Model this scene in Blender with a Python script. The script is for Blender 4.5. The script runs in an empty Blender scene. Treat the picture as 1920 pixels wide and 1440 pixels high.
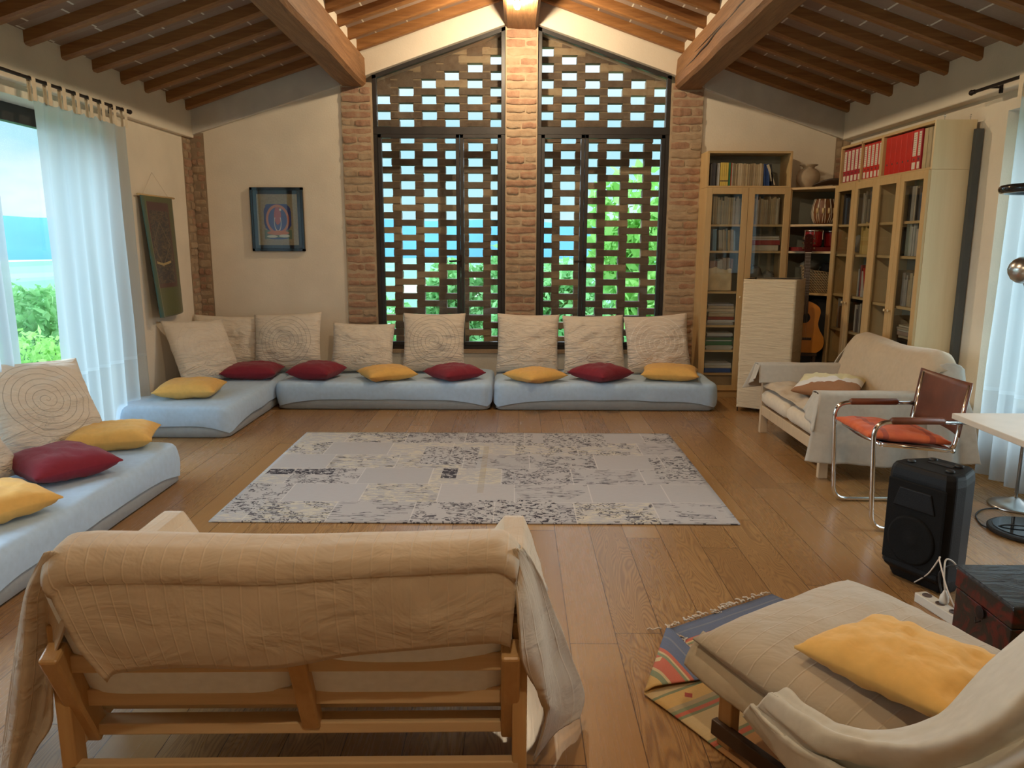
import bpy, math, random
from math import sin, cos, pi, sqrt, atan2, radians as R
from mathutils import Vector, Matrix, noise as mn

# ------------------------------------------------------------------ camera, sky, light, exposure
scn = bpy.context.scene
COL = scn.collection
TH = math.atan(265/1420.)
cam_d = bpy.data.cameras.new('camera')
cam_d.sensor_width = 36.0
cam_d.lens = 36.0*1420/1920
cam_d.clip_start = 0.05
cam_d.clip_end = 3000
cam = bpy.data.objects.new('camera', cam_d)
COL.objects.link(cam)
YAW = math.atan(7*cos(TH)/1420.)
ROLL = 0.0035
cam.location = (0, 0, 1.51)
cam.rotation_euler = (Matrix.Rotation(YAW, 3, 'Z') @ Matrix.Rotation(pi/2-TH, 3, 'X') @ Matrix.Rotation(ROLL, 3, 'Z')).to_euler()
scn.camera = cam
vs = scn.view_settings
vs.view_transform = 'Standard'; vs.look = 'None'; vs.gamma = 1; vs.exposure = 0.0
vs.use_curve_mapping = False
cy = scn.cycles
cy.max_bounces = 10; cy.diffuse_bounces = 6; cy.glossy_bounces = 4; cy.transmission_bounces = 6; cy.transparent_max_bounces = 16
cy.sample_clamp_indirect = 6.0
cy.caustics_reflective = False; cy.caustics_refractive = False
cy.use_denoising = True

def sky():
    w = bpy.data.worlds.new('sky'); scn.world = w; w.use_nodes = True
    t = w.node_tree; n = t.nodes; l = t.links; n.clear()
    tc = n.new('ShaderNodeTexCoord'); sx = n.new('ShaderNodeSeparateXYZ'); l.new(tc.outputs['Generated'], sx.inputs[0])
    g = n.new('ShaderNodeValToRGB'); l.new(sx.outputs[2], g.inputs[0])
    e = g.color_ramp.elements
    e[0].position = 0.0; e[0].color = (0.55, 0.80, 0.88, 1)
    e[1].position = 0.9; e[1].color = (0.30, 0.62, 0.95, 1)
    for p, c in ((0.05, (0.50, 0.84, 0.93)), (0.14, (0.46, 0.80, 0.92)), (0.21, (0.85, 0.97, 1.02)), (0.32, (0.80, 0.95, 1.02)), (0.5, (0.42, 0.78, 0.96))):
        x = e.new(p); x.color = (*c, 1)
    mp = n.new('ShaderNodeMapping'); mp.inputs['Scale'].default_value = (1, 1, 2.6); l.new(tc.outputs['Generated'], mp.inputs[0])
    no = n.new('ShaderNodeTexNoise'); no.inputs['Scale'].default_value = 2.6; no.inputs['Detail'].default_value = 5; l.new(mp.outputs[0], no.inputs[0])
    cr = n.new('ShaderNodeValToRGB'); l.new(no.outputs[0], cr.inputs[0])
    cr.color_ramp.elements[0].position = 0.50; cr.color_ramp.elements[0].color = (0, 0, 0, 1)
    cr.color_ramp.elements[1].position = 0.66; cr.color_ramp.elements[1].color = (1, 1, 1, 1)
    mx = n.new('ShaderNodeMix'); mx.data_type = 'RGBA'
    l.new(cr.outputs[0], mx.inputs[0]); l.new(g.outputs[0], mx.inputs[6]); mx.inputs[7].default_value = (1.0, 1.02, 1.04, 1)
    bg = n.new('ShaderNodeBackground'); bg.inputs[1].default_value = 1.25; l.new(mx.outputs[2], bg.inputs[0])
    o = n.new('ShaderNodeOutputWorld'); l.new(bg.outputs[0], o.inputs[0])
sky()

def sun(name, direction, strength, color, angle):
    d = bpy.data.lights.new(name, 'SUN'); d.energy = strength; d.color = color; d.angle = R(angle)
    o = bpy.data.objects.new(name, d); COL.objects.link(o)
    o.rotation_euler = Vector(direction).to_track_quat('-Z', 'Y').to_euler()
# broad soft daylight of an overcast-bright sky, coming in at the windows of each side
sun('daylight_west', (1, 0.1, -0.42), 9.0, (0.74, 0.88, 1.0), 70)
sun('daylight_east', (-1, -0.05, -0.45), 8.0, (0.84, 0.93, 1.0), 70)
sun('daylight_north', (0.1, -1, -0.5), 5.0, (0.70, 0.86, 1.0), 70)
BULB_W = 98.0
BULB_COL = (1.0, 0.79, 0.52)

# ------------------------------------------------------------------ node helpers
def newmat(name):
    m = bpy.data.materials.new(name); m.use_nodes = True
    t = m.node_tree; t.nodes.clear()
    return m, t
class G:
    """tiny node-graph helper"""
    def __init__(s, name):
        s.m, s.t = newmat(name); s.n = s.t.nodes; s.l = s.t.links
    def node(s, typ, **kw):
        x = s.n.new(typ)
        for k, v in kw.items(): setattr(x, k, v)
        return x
    def put(s, sock, v):
        if v is None: return
        if hasattr(v, 'is_output') or isinstance(v, bpy.types.NodeSocket): s.l.new(v, sock)
        else:
            if isinstance(v, tuple) and len(v) == 3 and sock.type == 'RGBA': v = (*v, 1)
            sock.default_value = v
    def math(s, op, a, b=None, c=None):
        x = s.node('ShaderNodeMath', operation=op)
        s.put(x.inputs[0], a)
        if b is not None: s.put(x.inputs[1], b)
        if c is not None: s.put(x.inputs[2], c)
        return x.outputs[0]
    def coord(s, which='Object'):
        return s.node('ShaderNodeTexCoord').outputs[which]
    def sep(s, v):
        x = s.node('ShaderNodeSeparateXYZ'); s.l.new(v, x.inputs[0]); return x.outputs
    def comb(s, a, b, c=0.0):
        x = s.node('ShaderNodeCombineXYZ'); s.put(x.inputs[0], a); s.put(x.inputs[1], b); s.put(x.inputs[2], c); return x.outputs[0]
    def scale(s, v, sc):
        x = s.node('ShaderNodeMapping'); s.l.new(v, x.inputs[0]); x.inputs['Scale'].default_value = sc; return x.outputs[0]
    def noise(s, v, sc, detail=3.0, rough=0.5, dist=0.0):
        x = s.node('ShaderNodeTexNoise'); s.put(x.inputs['Vector'], v); x.inputs['Scale'].default_value = sc
        x.inputs['Detail'].default_value = detail; x.inputs['Roughness'].default_value = rough; x.inputs['Distortion'].default_value = dist
        return x.outputs[0]
    def white(s, v):
        x = s.node('ShaderNodeTexWhiteNoise', noise_dimensions='3D'); s.put(x.inputs['Vector'], v); return x.outputs['Value']
    def voro(s, v, sc, feature='F1'):
        x = s.node('ShaderNodeTexVoronoi', feature=feature); s.put(x.inputs['Vector'], v); x.inputs['Scale'].default_value = sc; return x.outputs[0]
    def ramp(s, f, stops, interp='LINEAR'):
        x = s.node('ShaderNodeValToRGB'); s.put(x.inputs[0], f); cr = x.color_ramp; cr.interpolation = interp
        e = cr.elements
        e[0].position = stops[0][0]; e[0].color = (*stops[0][1], 1)
        e[1].position = stops[-1][0]; e[1].color = (*stops[-1][1], 1)
        for p, c in stops[1:-1]:
            k = e.new(p); k.color = (*c, 1)
        return x.outputs[0]
    def mix(s, f, a, b, blend='MIX'):
        x = s.node('ShaderNodeMix', data_type='RGBA', blend_type=blend)
        s.put(x.inputs[0], f); s.put(x.inputs[6], a); s.put(x.inputs[7], b); return x.outputs[2]
    def bump(s, h, strength=0.3, dist=0.01, normal=None):
        x = s.node('ShaderNodeBump'); s.put(x.inputs['Height'], h)
        x.inputs['Strength'].default_value = strength; x.inputs['Distance'].default_value = dist
        if normal is not None: s.l.new(normal, x.inputs['Normal'])
        return x.outputs[0]
    def bsdf(s, color=(0.8, 0.8, 0.8), rough=0.5, metal=0.0, normal=None, **kw):
        b = s.node('ShaderNodeBsdfPrincipled')
        s.put(b.inputs['Base Color'], color); s.put(b.inputs['Roughness'], rough); s.put(b.inputs['Metallic'], metal)
        if normal is not None: s.l.new(normal, b.inputs['Normal'])
        for k, v in kw.items(): s.put(b.inputs[k], v)
        return b.outputs[0]
    def out(s, sh):
        o = s.node('ShaderNodeOutputMaterial'); s.l.new(sh, o.inputs[0]); return s.m

def plain(name, color, rough=0.5, metal=0.0, var=0.06, sc=8.0, bump=0.0, bsc=60.0, **kw):
    g = G(name); c = g.coord()
    f = g.noise(c, sc, 4)
    lo = tuple(x*(1-var) for x in color); hi = tuple(min(1, x*(1+var)) for x in color)
    col = g.ramp(f, [(0.3, lo), (0.7, hi)])
    nrm = g.bump(g.noise(c, bsc, 3), bump, 0.004) if bump else None
    return g.out(g.bsdf(col, rough, metal, nrm, **kw))
def wood(name, c1, c2, axis='X', rough=0.45, sc=1.0, coat=0.0):
    g = G(name); c = g.coord()
    s = {'X': (1, 14, 14), 'Y': (14, 1, 14), 'Z': (14, 14, 1)}[axis]
    v = g.scale(c, tuple(k*sc for k in s))
    f = g.noise(v, 3.0, 5, 0.6, 0.6)
    f2 = g.noise(c, 2.0, 2)
    col = g.ramp(f, [(0.25, c1), (0.75, c2)])
    col = g.mix(g.math('MULTIPLY', f2, 0.25), col, c1)
    return g.out(g.bsdf(col, rough, 0, g.bump(f, 0.12, 0.002), **{'Coat Weight': coat}))
def fabric(name, color, wr=0.35, wsc=5.0, rough=0.9, var=0.05, weave=500.0, sheen=0.15, dark=None, stretch=(1, 1, 1)):
    g = G(name); c = g.coord()
    big = g.noise(g.scale(c, stretch), wsc, 3, 0.5, 0.4); fine = g.noise(c, weave, 2)
    lo = dark or tuple(x*(1-var) for x in color); hi = tuple(min(1, x*(1+var)) for x in color)
    col = g.ramp(g.noise(c, 30, 4), [(0.3, lo), (0.7, hi)])
    n1 = g.bump(big, wr, 0.03); n2 = g.bump(fine, 0.15, 0.001, n1)
    return g.out(g.bsdf(col, rough, 0, n2, **{'Sheen Weight': sheen}))

# ------------------------------------------------------------------ mesh helpers
class MB:
    def __init__(s): s.v = []; s.f = []; s.mi = []; s.uv = {}
    def add(s, vs_, fs, mi=0, uvs=None, M=None):
        o = len(s.v)
        if M is not None: vs_ = [tuple(M @ Vector(p)) for p in vs_]
        s.v += [tuple(p) for p in vs_]
        for k, f in enumerate(fs):
            if uvs is not None: s.uv[len(s.f)] = [uvs[i] for i in f]
            s.f.append(tuple(i+o for i in f)); s.mi.append(mi)
        return s
    def box(s, x0, x1, y0, y1, z0, z1, mi=0, M=None, taper=None):
        v = [(x0, y0, z0), (x1, y0, z0), (x1, y1, z0), (x0, y1, z0), (x0, y0, z1), (x1, y0, z1), (x1, y1, z1), (x0, y1, z1)]
        return s.add(v, [(0, 3, 2, 1), (4, 5, 6, 7), (0, 1, 5, 4), (1, 2, 6, 5), (2, 3, 7, 6), (3, 0, 4, 7)], mi, None, M)
    def beam(s, a, b, w, h, mi=0, up=(0, 0, 1)):
        a = Vector(a); b = Vector(b); d = (b-a); L = d.length; d.normalize()
        u = Vector(up); r = d.cross(u).normalized(); u = r.cross(d)
        M = Matrix((( r.x, d.x, u.x, a.x), (r.y, d.y, u.y, a.y), (r.z, d.z, u.z, a.z), (0, 0, 0, 1)))
        return s.box(-w/2, w/2, 0, L, -h/2, h/2, mi, M)
    def prism(s, poly, y0, y1, mi=0, axis='Y', M=None):
        """poly of (a,b) extruded: axis Y -> (a,y,b); axis X -> (x,a,b); axis Z -> (a,b,z)"""
        def p(a, b, t): return {'Y': (a, t, b), 'X': (t, a, b), 'Z': (a, b, t)}[axis]
        n = len(poly); v = [p(a, b, y0) for a, b in poly]+[p(a, b, y1) for a, b in poly]
        f = [tuple(range(n)), tuple(range(2*n-1, n-1, -1))]+[(i, i+n, (i+1) % n+n, (i+1) % n) for i in range(n)]
        return s.add(v, f, mi, None, M)
    def tube(s, pts, r, n=10, mi=0, closed=False, M=None):
        P = [Vector(p) for p in pts]; rs = r if isinstance(r, (list, tuple)) else [r]*len(P)
        vs_ = []; prev = None; m = len(P)
        for i, p in enumerate(P):
            if closed: d = P[(i+1) % m]-P[i-1]
            else: d = P[min(i+1, m-1)]-P[max(i-1, 0)]
            if d.length < 1e-9: d = Vector((0, 0, 1))
            d.normalize()
            if prev is None:
                a = Vector((0, 0, 1)) if abs(d.z) < 0.9 else Vector((1, 0, 0)); u = d.cross(a).normalized()
            else:
                u = prev-d*prev.dot(d)
                u = u.normalized() if u.length > 1e-6 else d.orthogonal().normalized()
            prev = u; w = d.cross(u)
            for k in range(n):
                t = 2*pi*k/n; vs_.append(tuple(p+(u*cos(t)+w*sin(t))*rs[i]))
        fs = []
        for i in range(m if closed else m-1):
            j = (i+1) % m
            for k in range(n):
                k2 = (k+1) % n; fs.append((i*n+k, i*n+k2, j*n+k2, j*n+k))
        if not closed: fs += [tuple(range(n-1, -1, -1)), tuple((m-1)*n+k for k in range(n))]
        return s.add(vs_, fs, mi, None, M)
    def lathe(s, prof, n=24, c=(0, 0, 0), mi=0, M=None):
        vs_ = []; fs = []
        for r, z in prof:
            for k in range(n):
                t = 2*pi*k/n; vs_.append((c[0]+r*cos(t), c[1]+r*sin(t), c[2]+z))
        for i in range(len(prof)-1):
            for k in range(n):
                k2 = (k+1) % n; fs.append((i*n+k, i*n+k2, (i+1)*n+k2, (i+1)*n+k))
        fs += [tuple(range(n-1, -1, -1)), tuple((len(prof)-1)*n+k for k in range(n))]
        return s.add(vs_, fs, mi, None, M)
    def grid(s, fn, nu, nv, mi=0, uvf=None, M=None, flip=False):
        vs_ = []; uvs = []
        for j in range(nv+1):
            for i in range(nu+1):
                u = i/nu; v = j/nv; vs_.append(tuple(fn(u, v))); uvs.append(uvf(u, v) if uvf else (u, v))
        fs = []
        for j in range(nv):
            for i in range(nu):
                a = j*(nu+1)+i; q = (a, a+1, a+nu+2, a+nu+1)
                fs.append(q[::-1] if flip else q)
        return s.add(vs_, fs, mi, uvs, M)
    def build(s, name, mats, parent=None, smooth=False, bevel=0, solid=0, sub=0, loc=None, offset=-1.0, merge=False, auto=None):
        me = bpy.data.meshes.new(name); me.from_pydata(s.v, [], s.f)
        if s.uv:
            ul = me.uv_layers.new(name='UVMap')
            for p in me.polygons:
                us = s.uv.get(p.index)
                if us:
                    for li, uv in zip(p.loop_indices, us): ul.data[li].uv = uv
        for m in (mats if isinstance(mats, (list, tuple)) else [mats]): me.materials.append(m)
        for p, mi in zip(me.polygons, s.mi): p.material_index = mi; p.use_smooth = smooth
        me.update()
        o = bpy.data.objects.new(name, me); COL.objects.link(o)
        if merge:
            w = o.modifiers.new('weld', 'WELD'); w.merge_threshold = 0.0008
        if bevel:
            b = o.modifiers.new('bevel', 'BEVEL'); b.width = bevel; b.segments = 2; b.limit_method = 'ANGLE'; b.angle_limit = R(40)
        if sub:
            b = o.modifiers.new('sub', 'SUBSURF'); b.levels = sub; b.render_levels = sub
        if solid:
            b = o.modifiers.new('solid', 'SOLIDIFY'); b.thickness = solid; b.offset = offset
        if parent: o.parent = parent
        if loc is not None: o.location = loc
        return o
def thing(name, label, cat, loc=(0, 0, 0), rz=0.0, group=None, rot=None):
    o = bpy.data.objects.new(name, None); COL.objects.link(o); o.empty_display_size = 0.1
    o.location = loc; o.rotation_euler = rot if rot else (0, 0, rz)
    return tag(o, label, cat, group)
def tag(o, label, cat, group=None):
    o['label'] = label; o['category'] = cat
    if group: o['group'] = group
    return o
def struct(o, label=None):
    o['kind'] = 'structure'
    if label: o['label'] = label
    return o
def kids(o): return [c for c in bpy.data.objects if c.parent == o]
def copy_tree(o, parent=None):
    c = o.copy(); COL.objects.link(c)
    if parent: c.parent = parent
    for ch in kids(o): copy_tree(ch, c)
    return c
def nz(x, y=0.0, z=0.0): return mn.noise(Vector((x, y, z)))
def lerp(a, b, t): return a+(b-a)*t
def V3(a, b, t): return tuple(lerp(p, q, t) for p, q in zip(a, b))
rnd = random.Random(7)
def cr1(a, b, c, d, t): return .5*((2*b)+(-a+c)*t+(2*a-5*b+4*c-d)*t*t+(-a+3*b-3*c+d)*t*t*t)
def crv(P, u):
    n = len(P)-1; s = min(n-1e-9, u*n); i = int(s); t = s-i
    return tuple(cr1(P[max(i-1, 0)][k], P[i][k], P[min(i+1, n)][k], P[min(i+2, n)][k], t) for k in range(3))
def sm(P, n=40): return [crv(P, i/n) for i in range(n+1)]
# ------------------------------------------------------------------ materials
M = {}
M['plaster'] = plain('plaster', (0.70, 0.62, 0.51), 0.92, var=0.05, sc=3, bump=0.35, bsc=70)
M['plaster_grey'] = plain('plaster_grey', (0.60, 0.56, 0.50), 0.95, var=0.10, sc=4, bump=0.4, bsc=60)
M['concrete'] = plain('concrete', (0.33, 0.31, 0.28), 0.95, var=0.2, sc=12, bump=0.5, bsc=40)
def brickmat(name, c1, c2, c3):
    g = G(name); c = g.coord()
    f = g.noise(c, 9, 5, 0.65); f2 = g.noise(c, 60, 3)
    col = g.ramp(f, [(0.3, c1), (0.5, c2), (0.72, c3)])
    return g.out(g.bsdf(col, 0.95, 0, g.bump(f2, 0.6, 0.006)))
M['brick'] = brickmat('brick', (0.23, 0.13, 0.085), (0.34, 0.195, 0.125), (0.40, 0.29, 0.19))
M['brick_pale'] = brickmat('brick_pale', (0.28, 0.19, 0.12), (0.36, 0.255, 0.165), (0.40, 0.30, 0.20))
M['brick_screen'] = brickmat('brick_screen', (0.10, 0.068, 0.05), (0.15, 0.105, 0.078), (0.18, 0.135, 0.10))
M['mortar'] = plain('mortar', (0.40, 0.30, 0.20), 0.95, var=0.15, sc=14, bump=0.7, bsc=45)
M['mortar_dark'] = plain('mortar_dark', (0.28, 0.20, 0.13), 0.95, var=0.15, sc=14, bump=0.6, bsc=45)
M['dark_metal'] = plain('dark_window_metal', (0.030, 0.027, 0.027), 0.42, 0.3, var=0.2)
M['black_iron'] = plain('black_iron', (0.018, 0.012, 0.012), 0.5, 0.5)
def floor_mat():
    g = G('oak_floor'); c = g.coord(); x, y, z = g.sep(c)
    W = 0.183; Lg = 1.85
    px = g.math('DIVIDE', g.math('ADD', x, 10.035), W); ix = g.math('FLOOR', px); fx = g.math('FRACT', px)
    off = g.math('MULTIPLY', g.white(g.comb(ix, 3.3, 1.1)), 7.0)
    py = g.math('DIVIDE', g.math('ADD', g.math('ADD', y, 20.0), off), Lg); iy = g.math('FLOOR', py); fy = g.math('FRACT', py)
    r1 = g.white(g.comb(ix, iy, 2.0)); r2 = g.white(g.comb(ix, iy, 7.0))
    # grain: stretched, with swirly cathedral figure on some boards
    vx = g.math('ADD', g.math('MULTIPLY', x, 9.0), g.math('MULTIPLY', r1, 31.0))
    vy = g.math('ADD', g.math('MULTIPLY', y, 1.35), g.math('MULTIPLY', r2, 17.0))
    v = g.comb(vx, vy, 0.0)
    n1 = g.noise(v, 0.9, 2, 0.45, 0.5)
    rings = g.math('SINE', g.math('MULTIPLY', n1, 95.0))
    amp = g.math('MULTIPLY', g.math('GREATER_THAN', r2, 0.35), 0.62)
    rings = g.math('MULTIPLY', g.math('POWER', g.math('ABSOLUTE', rings), 3.0), amp)
    fine = g.noise(g.comb(g.math('MULTIPLY', x, 150.0), g.math('MULTIPLY', y, 5.0), r1), 1.0, 3, 0.6)
    base = g.ramp(r1, [(0.0, (0.30, 0.160, 0.056)), (0.35, (0.37, 0.205, 0.074)), (0.7, (0.44, 0.255, 0.098)), (1.0, (0.33, 0.175, 0.062))])
    col = g.mix(g.math('MULTIPLY', fine, 0.75), base, (0.225, 0.115, 0.045))
    col = g.mix(rings, col, (0.130, 0.055, 0.020))
    col = g.mix(g.math('MULTIPLY', g.noise(c, 1.3, 3), 0.25), col, (0.47, 0.29, 0.14))
    sx_ = g.math('LESS_THAN', g.math('MINIMUM', fx, g.math('SUBTRACT', 1.0, fx)), 0.009)
    sy_ = g.math('LESS_THAN', g.math('MINIMUM', fy, g.math('SUBTRACT', 1.0, fy)), 0.0011)
    seam = g.math('MAXIMUM', sx_, sy_)
    col = g.mix(g.math('MULTIPLY', seam, 0.8), col, (0.035, 0.014, 0.006))
    rough = g.math('ADD', g.math('ADD', 0.20, g.math('MULTIPLY', fine, 0.10)), g.math('MULTIPLY', r2, 0.06))
    h = g.math('SUBTRACT', g.math('MULTIPLY', fine, 0.25), g.math('ADD', seam, g.math('MULTIPLY', rings, 0.35)))
    return g.out(g.bsdf(col, rough, 0, g.bump(h, 0.25, 0.0018), **{'IOR': 1.5}))
M['floor'] = floor_mat()
def ceil_mat():
    g = G('terracotta_roof_tiles'); c = g.coord(); x, y, z = g.sep(c)
    row = g.math('FLOOR', g.math('DIVIDE', g.math('ADD', y, 100.15), 0.40))
    s = g.math('ADD', g.math('MULTIPLY', x, 1.05), g.math('MULTIPLY', g.white(g.comb(row, 1.0, 5.0)), 0.31))
    q = g.math('DIVIDE', g.math('ADD', s, 30.0), 0.31); idx = g.math('FLOOR', q); fr = g.math('FRACT', q)
    line = g.math('LESS_THAN', g.math('ADD', fr, g.math('MULTIPLY', g.noise(c, 30, 2), 0.02)), 0.052)
    r1 = g.white(g.comb(row, idx, 9.0))
    col = g.ramp(r1, [(0.0, (0.24, 0.15, 0.10)), (0.5, (0.30, 0.20, 0.14)), (1.0, (0.33, 0.24, 0.18))])
    col = g.mix(g.math('MULTIPLY', g.noise(c, 25, 4), 0.5), col, (0.20, 0.13, 0.09))
    col = g.mix(line, col, (0.66, 0.60, 0.50))
    return g.out(g.bsdf(col, 0.95, 0, g.bump(g.math('ADD', g.noise(c, 60, 3), line), 0.4, 0.004)))
M['ceil'] = ceil_mat()
M['rafter'] = wood('rafter_wood', (0.19, 0.075, 0.020), (0.36, 0.165, 0.050), 'X', 0.55)
def old_wood():
    g = G('old_hewn_beam'); c = g.coord()
    v = g.scale(c, (11, .8, 11)); f = g.noise(v, 2.2, 6, .65, 1.2); b = g.noise(g.scale(c, (2, .6, 2)), 2.0, 4, .6)
    col = g.ramp(f, [(.25, (.12, .052, .02)), (.5, (.27, .125, .045)), (.75, (.40, .205, .085))])
    col = g.mix(g.math('MULTIPLY', b, .7), col, (.17, .08, .032))
    return g.out(g.bsdf(col, .6, 0, g.bump(f, .7, .012)))
M['purlin'] = old_wood()
M['birch'] = wood('birch_veneer', (0.50, 0.33, 0.15), (0.62, 0.43, 0.21), 'Z', 0.4, 0.6)
M['birch_pale'] = wood('pale_birch_side', (0.66, 0.51, 0.30), (0.74, 0.60, 0.38), 'Z', 0.4, 0.35)
M['birch_x'] = wood('birch_shelf', (0.50, 0.34, 0.16), (0.60, 0.43, 0.22), 'X', 0.4, 0.6)
M['birch_y'] = wood('birch_shelf_y', (0.50, 0.34, 0.16), (0.60, 0.43, 0.22), 'Y', 0.4, 0.6)
M['back_panel'] = plain('grey_green_back_panel', (0.25, 0.26, 0.22), 0.7)
M['sofa_wood'] = wood('sofa_pine', (0.54, 0.38, 0.21), (0.66, 0.49, 0.29), 'X', 0.4, 0.8)
M['sofa_wood_z'] = wood('sofa_pine_post', (0.46, 0.27, 0.11), (0.58, 0.37, 0.17), 'Z', 0.4, 0.8)
M['sofa_pale'] = wood('pale_sofa_leg', (0.52, 0.38, 0.23), (0.64, 0.49, 0.32), 'Z', 0.45, 0.8)
M['skirt'] = wood('skirting_wood', (0.45, 0.26, 0.10), (0.56, 0.35, 0.15), 'Y', 0.4)
M['sheet'] = fabric('light_blue_sheet', (0.42, 0.57, 0.75), 0.3, 4.0)
M['mattress'] = fabric('grey_mattress', (0.30, 0.33, 0.35), 0.1, 8.0)
M['white_fab'] = fabric('white_cotton', (0.78, 0.84, 0.90), 0.2, 5.0)
M['red_fab'] = fabric('burgundy_cotton', (0.20, 0.010, 0.026), 0.25, 9.0, sheen=0.1)
M['yellow_fab'] = fabric('mustard_cotton', (0.72, 0.42, 0.11), 0.35, 7.0, sheen=0.1)
M['orange_fab'] = fabric('orange_cotton', (0.55, 0.095, 0.02), 0.3, 8.0)
M['futon_cream'] = fabric('cream_futon', (0.66, 0.56, 0.42), 0.3, 6.0)
def spiral(name, color, line, turns, R0):
    g = G(name); c = g.coord(); x, y, z = g.sep(c)
    r = g.math('SQRT', g.math('ADD', g.math('MULTIPLY', x, x), g.math('MULTIPLY', y, y)))
    wob = g.math('MULTIPLY', g.math('SUBTRACT', g.noise(c, 6, 2), 0.5), 0.10)
    a = g.math('DIVIDE', g.math('ARCTAN2', y, x), 2*pi)
    q = g.math('FRACT', g.math('ADD', g.math('SUBTRACT', g.math('DIVIDE', r, R0/turns), a), wob))
    ln = g.math('MULTIPLY', g.math('LESS_THAN', g.math('ABSOLUTE', g.math('SUBTRACT', q, 0.5)), 0.055), g.math('LESS_THAN', r, R0))
    ln = g.math('MULTIPLY', ln, g.math('GREATER_THAN', z, 0.0))
    big = g.noise(g.scale(c, (1, 2.6, 1)), 5.5, 3, 0.5, 0.5)
    col = g.ramp(g.noise(c, 20, 4), [(0.3, tuple(k*.94 for k in color)), (0.7, color)])
    col = g.mix(ln, col, line)
    cre = g.math('ABSOLUTE', g.math('SUBTRACT', g.noise(g.scale(c, (1.2, 4.5, 1)), 3.2, 3, .55, 1.4), 0.5)); cre = g.math('MINIMUM', g.math('MULTIPLY', cre, 7.0), 1.0)
    low = g.math('MINIMUM', g.math('MAXIMUM', g.math('ADD', 0.55, g.math('MULTIPLY', y, -2.0)), 0.15), 1.0)
    big = g.math('ADD', big, g.math('MULTIPLY', g.math('MULTIPLY', cre, low), 0.35))
    n1 = g.bump(big, 0.8, 0.035); n2 = g.bump(ln, 0.5, -0.004, n1); n3 = g.bump(g.noise(c, 500, 2), 0.15, 0.001, n2)
    return g.out(g.bsdf(col, 0.92, 0, n3, **{'Sheen Weight': 0.15}))
CR = (0.68, 0.60, 0.50)
M['spiral_dark'] = spiral('cream_cotton_grey_spiral', CR, (0.40, 0.35, 0.28), 7, 0.27)
M['spiral_white'] = spiral('cream_cotton_white_spiral', (0.66, 0.57, 0.48), (0.80, 0.74, 0.66), 6, 0.27)
M['spiral_faint'] = spiral('cream_cotton_faint_spiral', CR, (0.62, 0.54, 0.45), 6, 0.27)
def tuck(name, color, pitch, wr=0.5, line_dark=0.8, axis=0):
    g = G(name); uv = g.coord('UV'); o = g.coord(); u = g.sep(uv)[axis]
    w = g.math('MULTIPLY', g.math('SUBTRACT', g.noise(uv, 3, 2), 0.5), 0.012)
    f = g.math('FRACT', g.math('DIVIDE', g.math('ADD', u, w), pitch))
    d = g.math('ABSOLUTE', g.math('SUBTRACT', f, 0.5))
    ridge = g.math('SUBTRACT', 1.0, g.math('MINIMUM', g.math('MULTIPLY', d, pitch/0.0035), 1.0))
    big = g.noise(g.scale(o, (1, 1, 1.6)), 5.0, 4, 0.55, 0.7)
    col = g.ramp(g.noise(o, 9, 4), [(0.3, tuple(k*.92 for k in color)), (0.7, color)])
    col = g.mix(g.math('MULTIPLY', ridge, 0.45), col, tuple(min(1, k*1.22) for k in color))
    n1 = g.bump(big, wr, 0.035); n2 = g.bump(ridge, 0.5, 0.003, n1); n3 = g.bump(g.noise(o, 600, 2), 0.2, 0.001, n2)
    return g.out(g.bsdf(col, 0.95, 0, n3, **{'Sheen Weight': 0.2}))
M['blanket'] = tuck('beige_pintuck_cotton', (0.56, 0.46, 0.34), 0.046, wr=.5)
M['cover_grey'] = tuck('linen_pintuck_cover', (0.44, 0.37, 0.28), 0.052)
M['cover_plain'] = fabric('tan_linen_cover', (0.52, 0.41, 0.28), 0.5, 4.5)
M['cover_lin'] = fabric('grey_linen_cover', (0.50, 0.46, 0.39), 0.6, 4.5)
M['white_throw'] = fabric('off_white_throw', (0.58, 0.58, 0.53), 0.5, 5.0)
def sheer():
    g = G('sheer_white_curtain'); c = g.coord(); x, y, z = g.sep(c)
    d = g.node('ShaderNodeBsdfDiffuse'); d.inputs[0].default_value = (0.66, 0.66, 0.64, 1)
    t = g.node('ShaderNodeBsdfTranslucent'); t.inputs[0].default_value = (0.42, 0.52, 0.58, 1)
    tr = g.node('ShaderNodeBsdfTransparent')
    m1 = g.node('ShaderNodeMixShader'); m1.inputs[0].default_value = 0.58; g.l.new(d.outputs[0], m1.inputs[1]); g.l.new(t.outputs[0], m1.inputs[2])
    m2 = g.node('ShaderNodeMixShader'); g.l.new(m1.outputs[0], m2.inputs[1]); g.l.new(tr.outputs[0], m2.inputs[2])
    low = g.math('LESS_THAN', z, 0.6)
    hem = g.math('LESS_THAN', g.math('ABSOLUTE', g.math('SUBTRACT', z, 0.6)), 0.012)
    a = g.math('MULTIPLY', g.math('ADD', 0.09, g.math('MULTIPLY', low, 0.12)), g.math('SUBTRACT', 1.0, hem))
    g.l.new(a, m2.inputs[0])
    return g.out(m2.outputs[0])
M['sheer'] = sheer()
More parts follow.
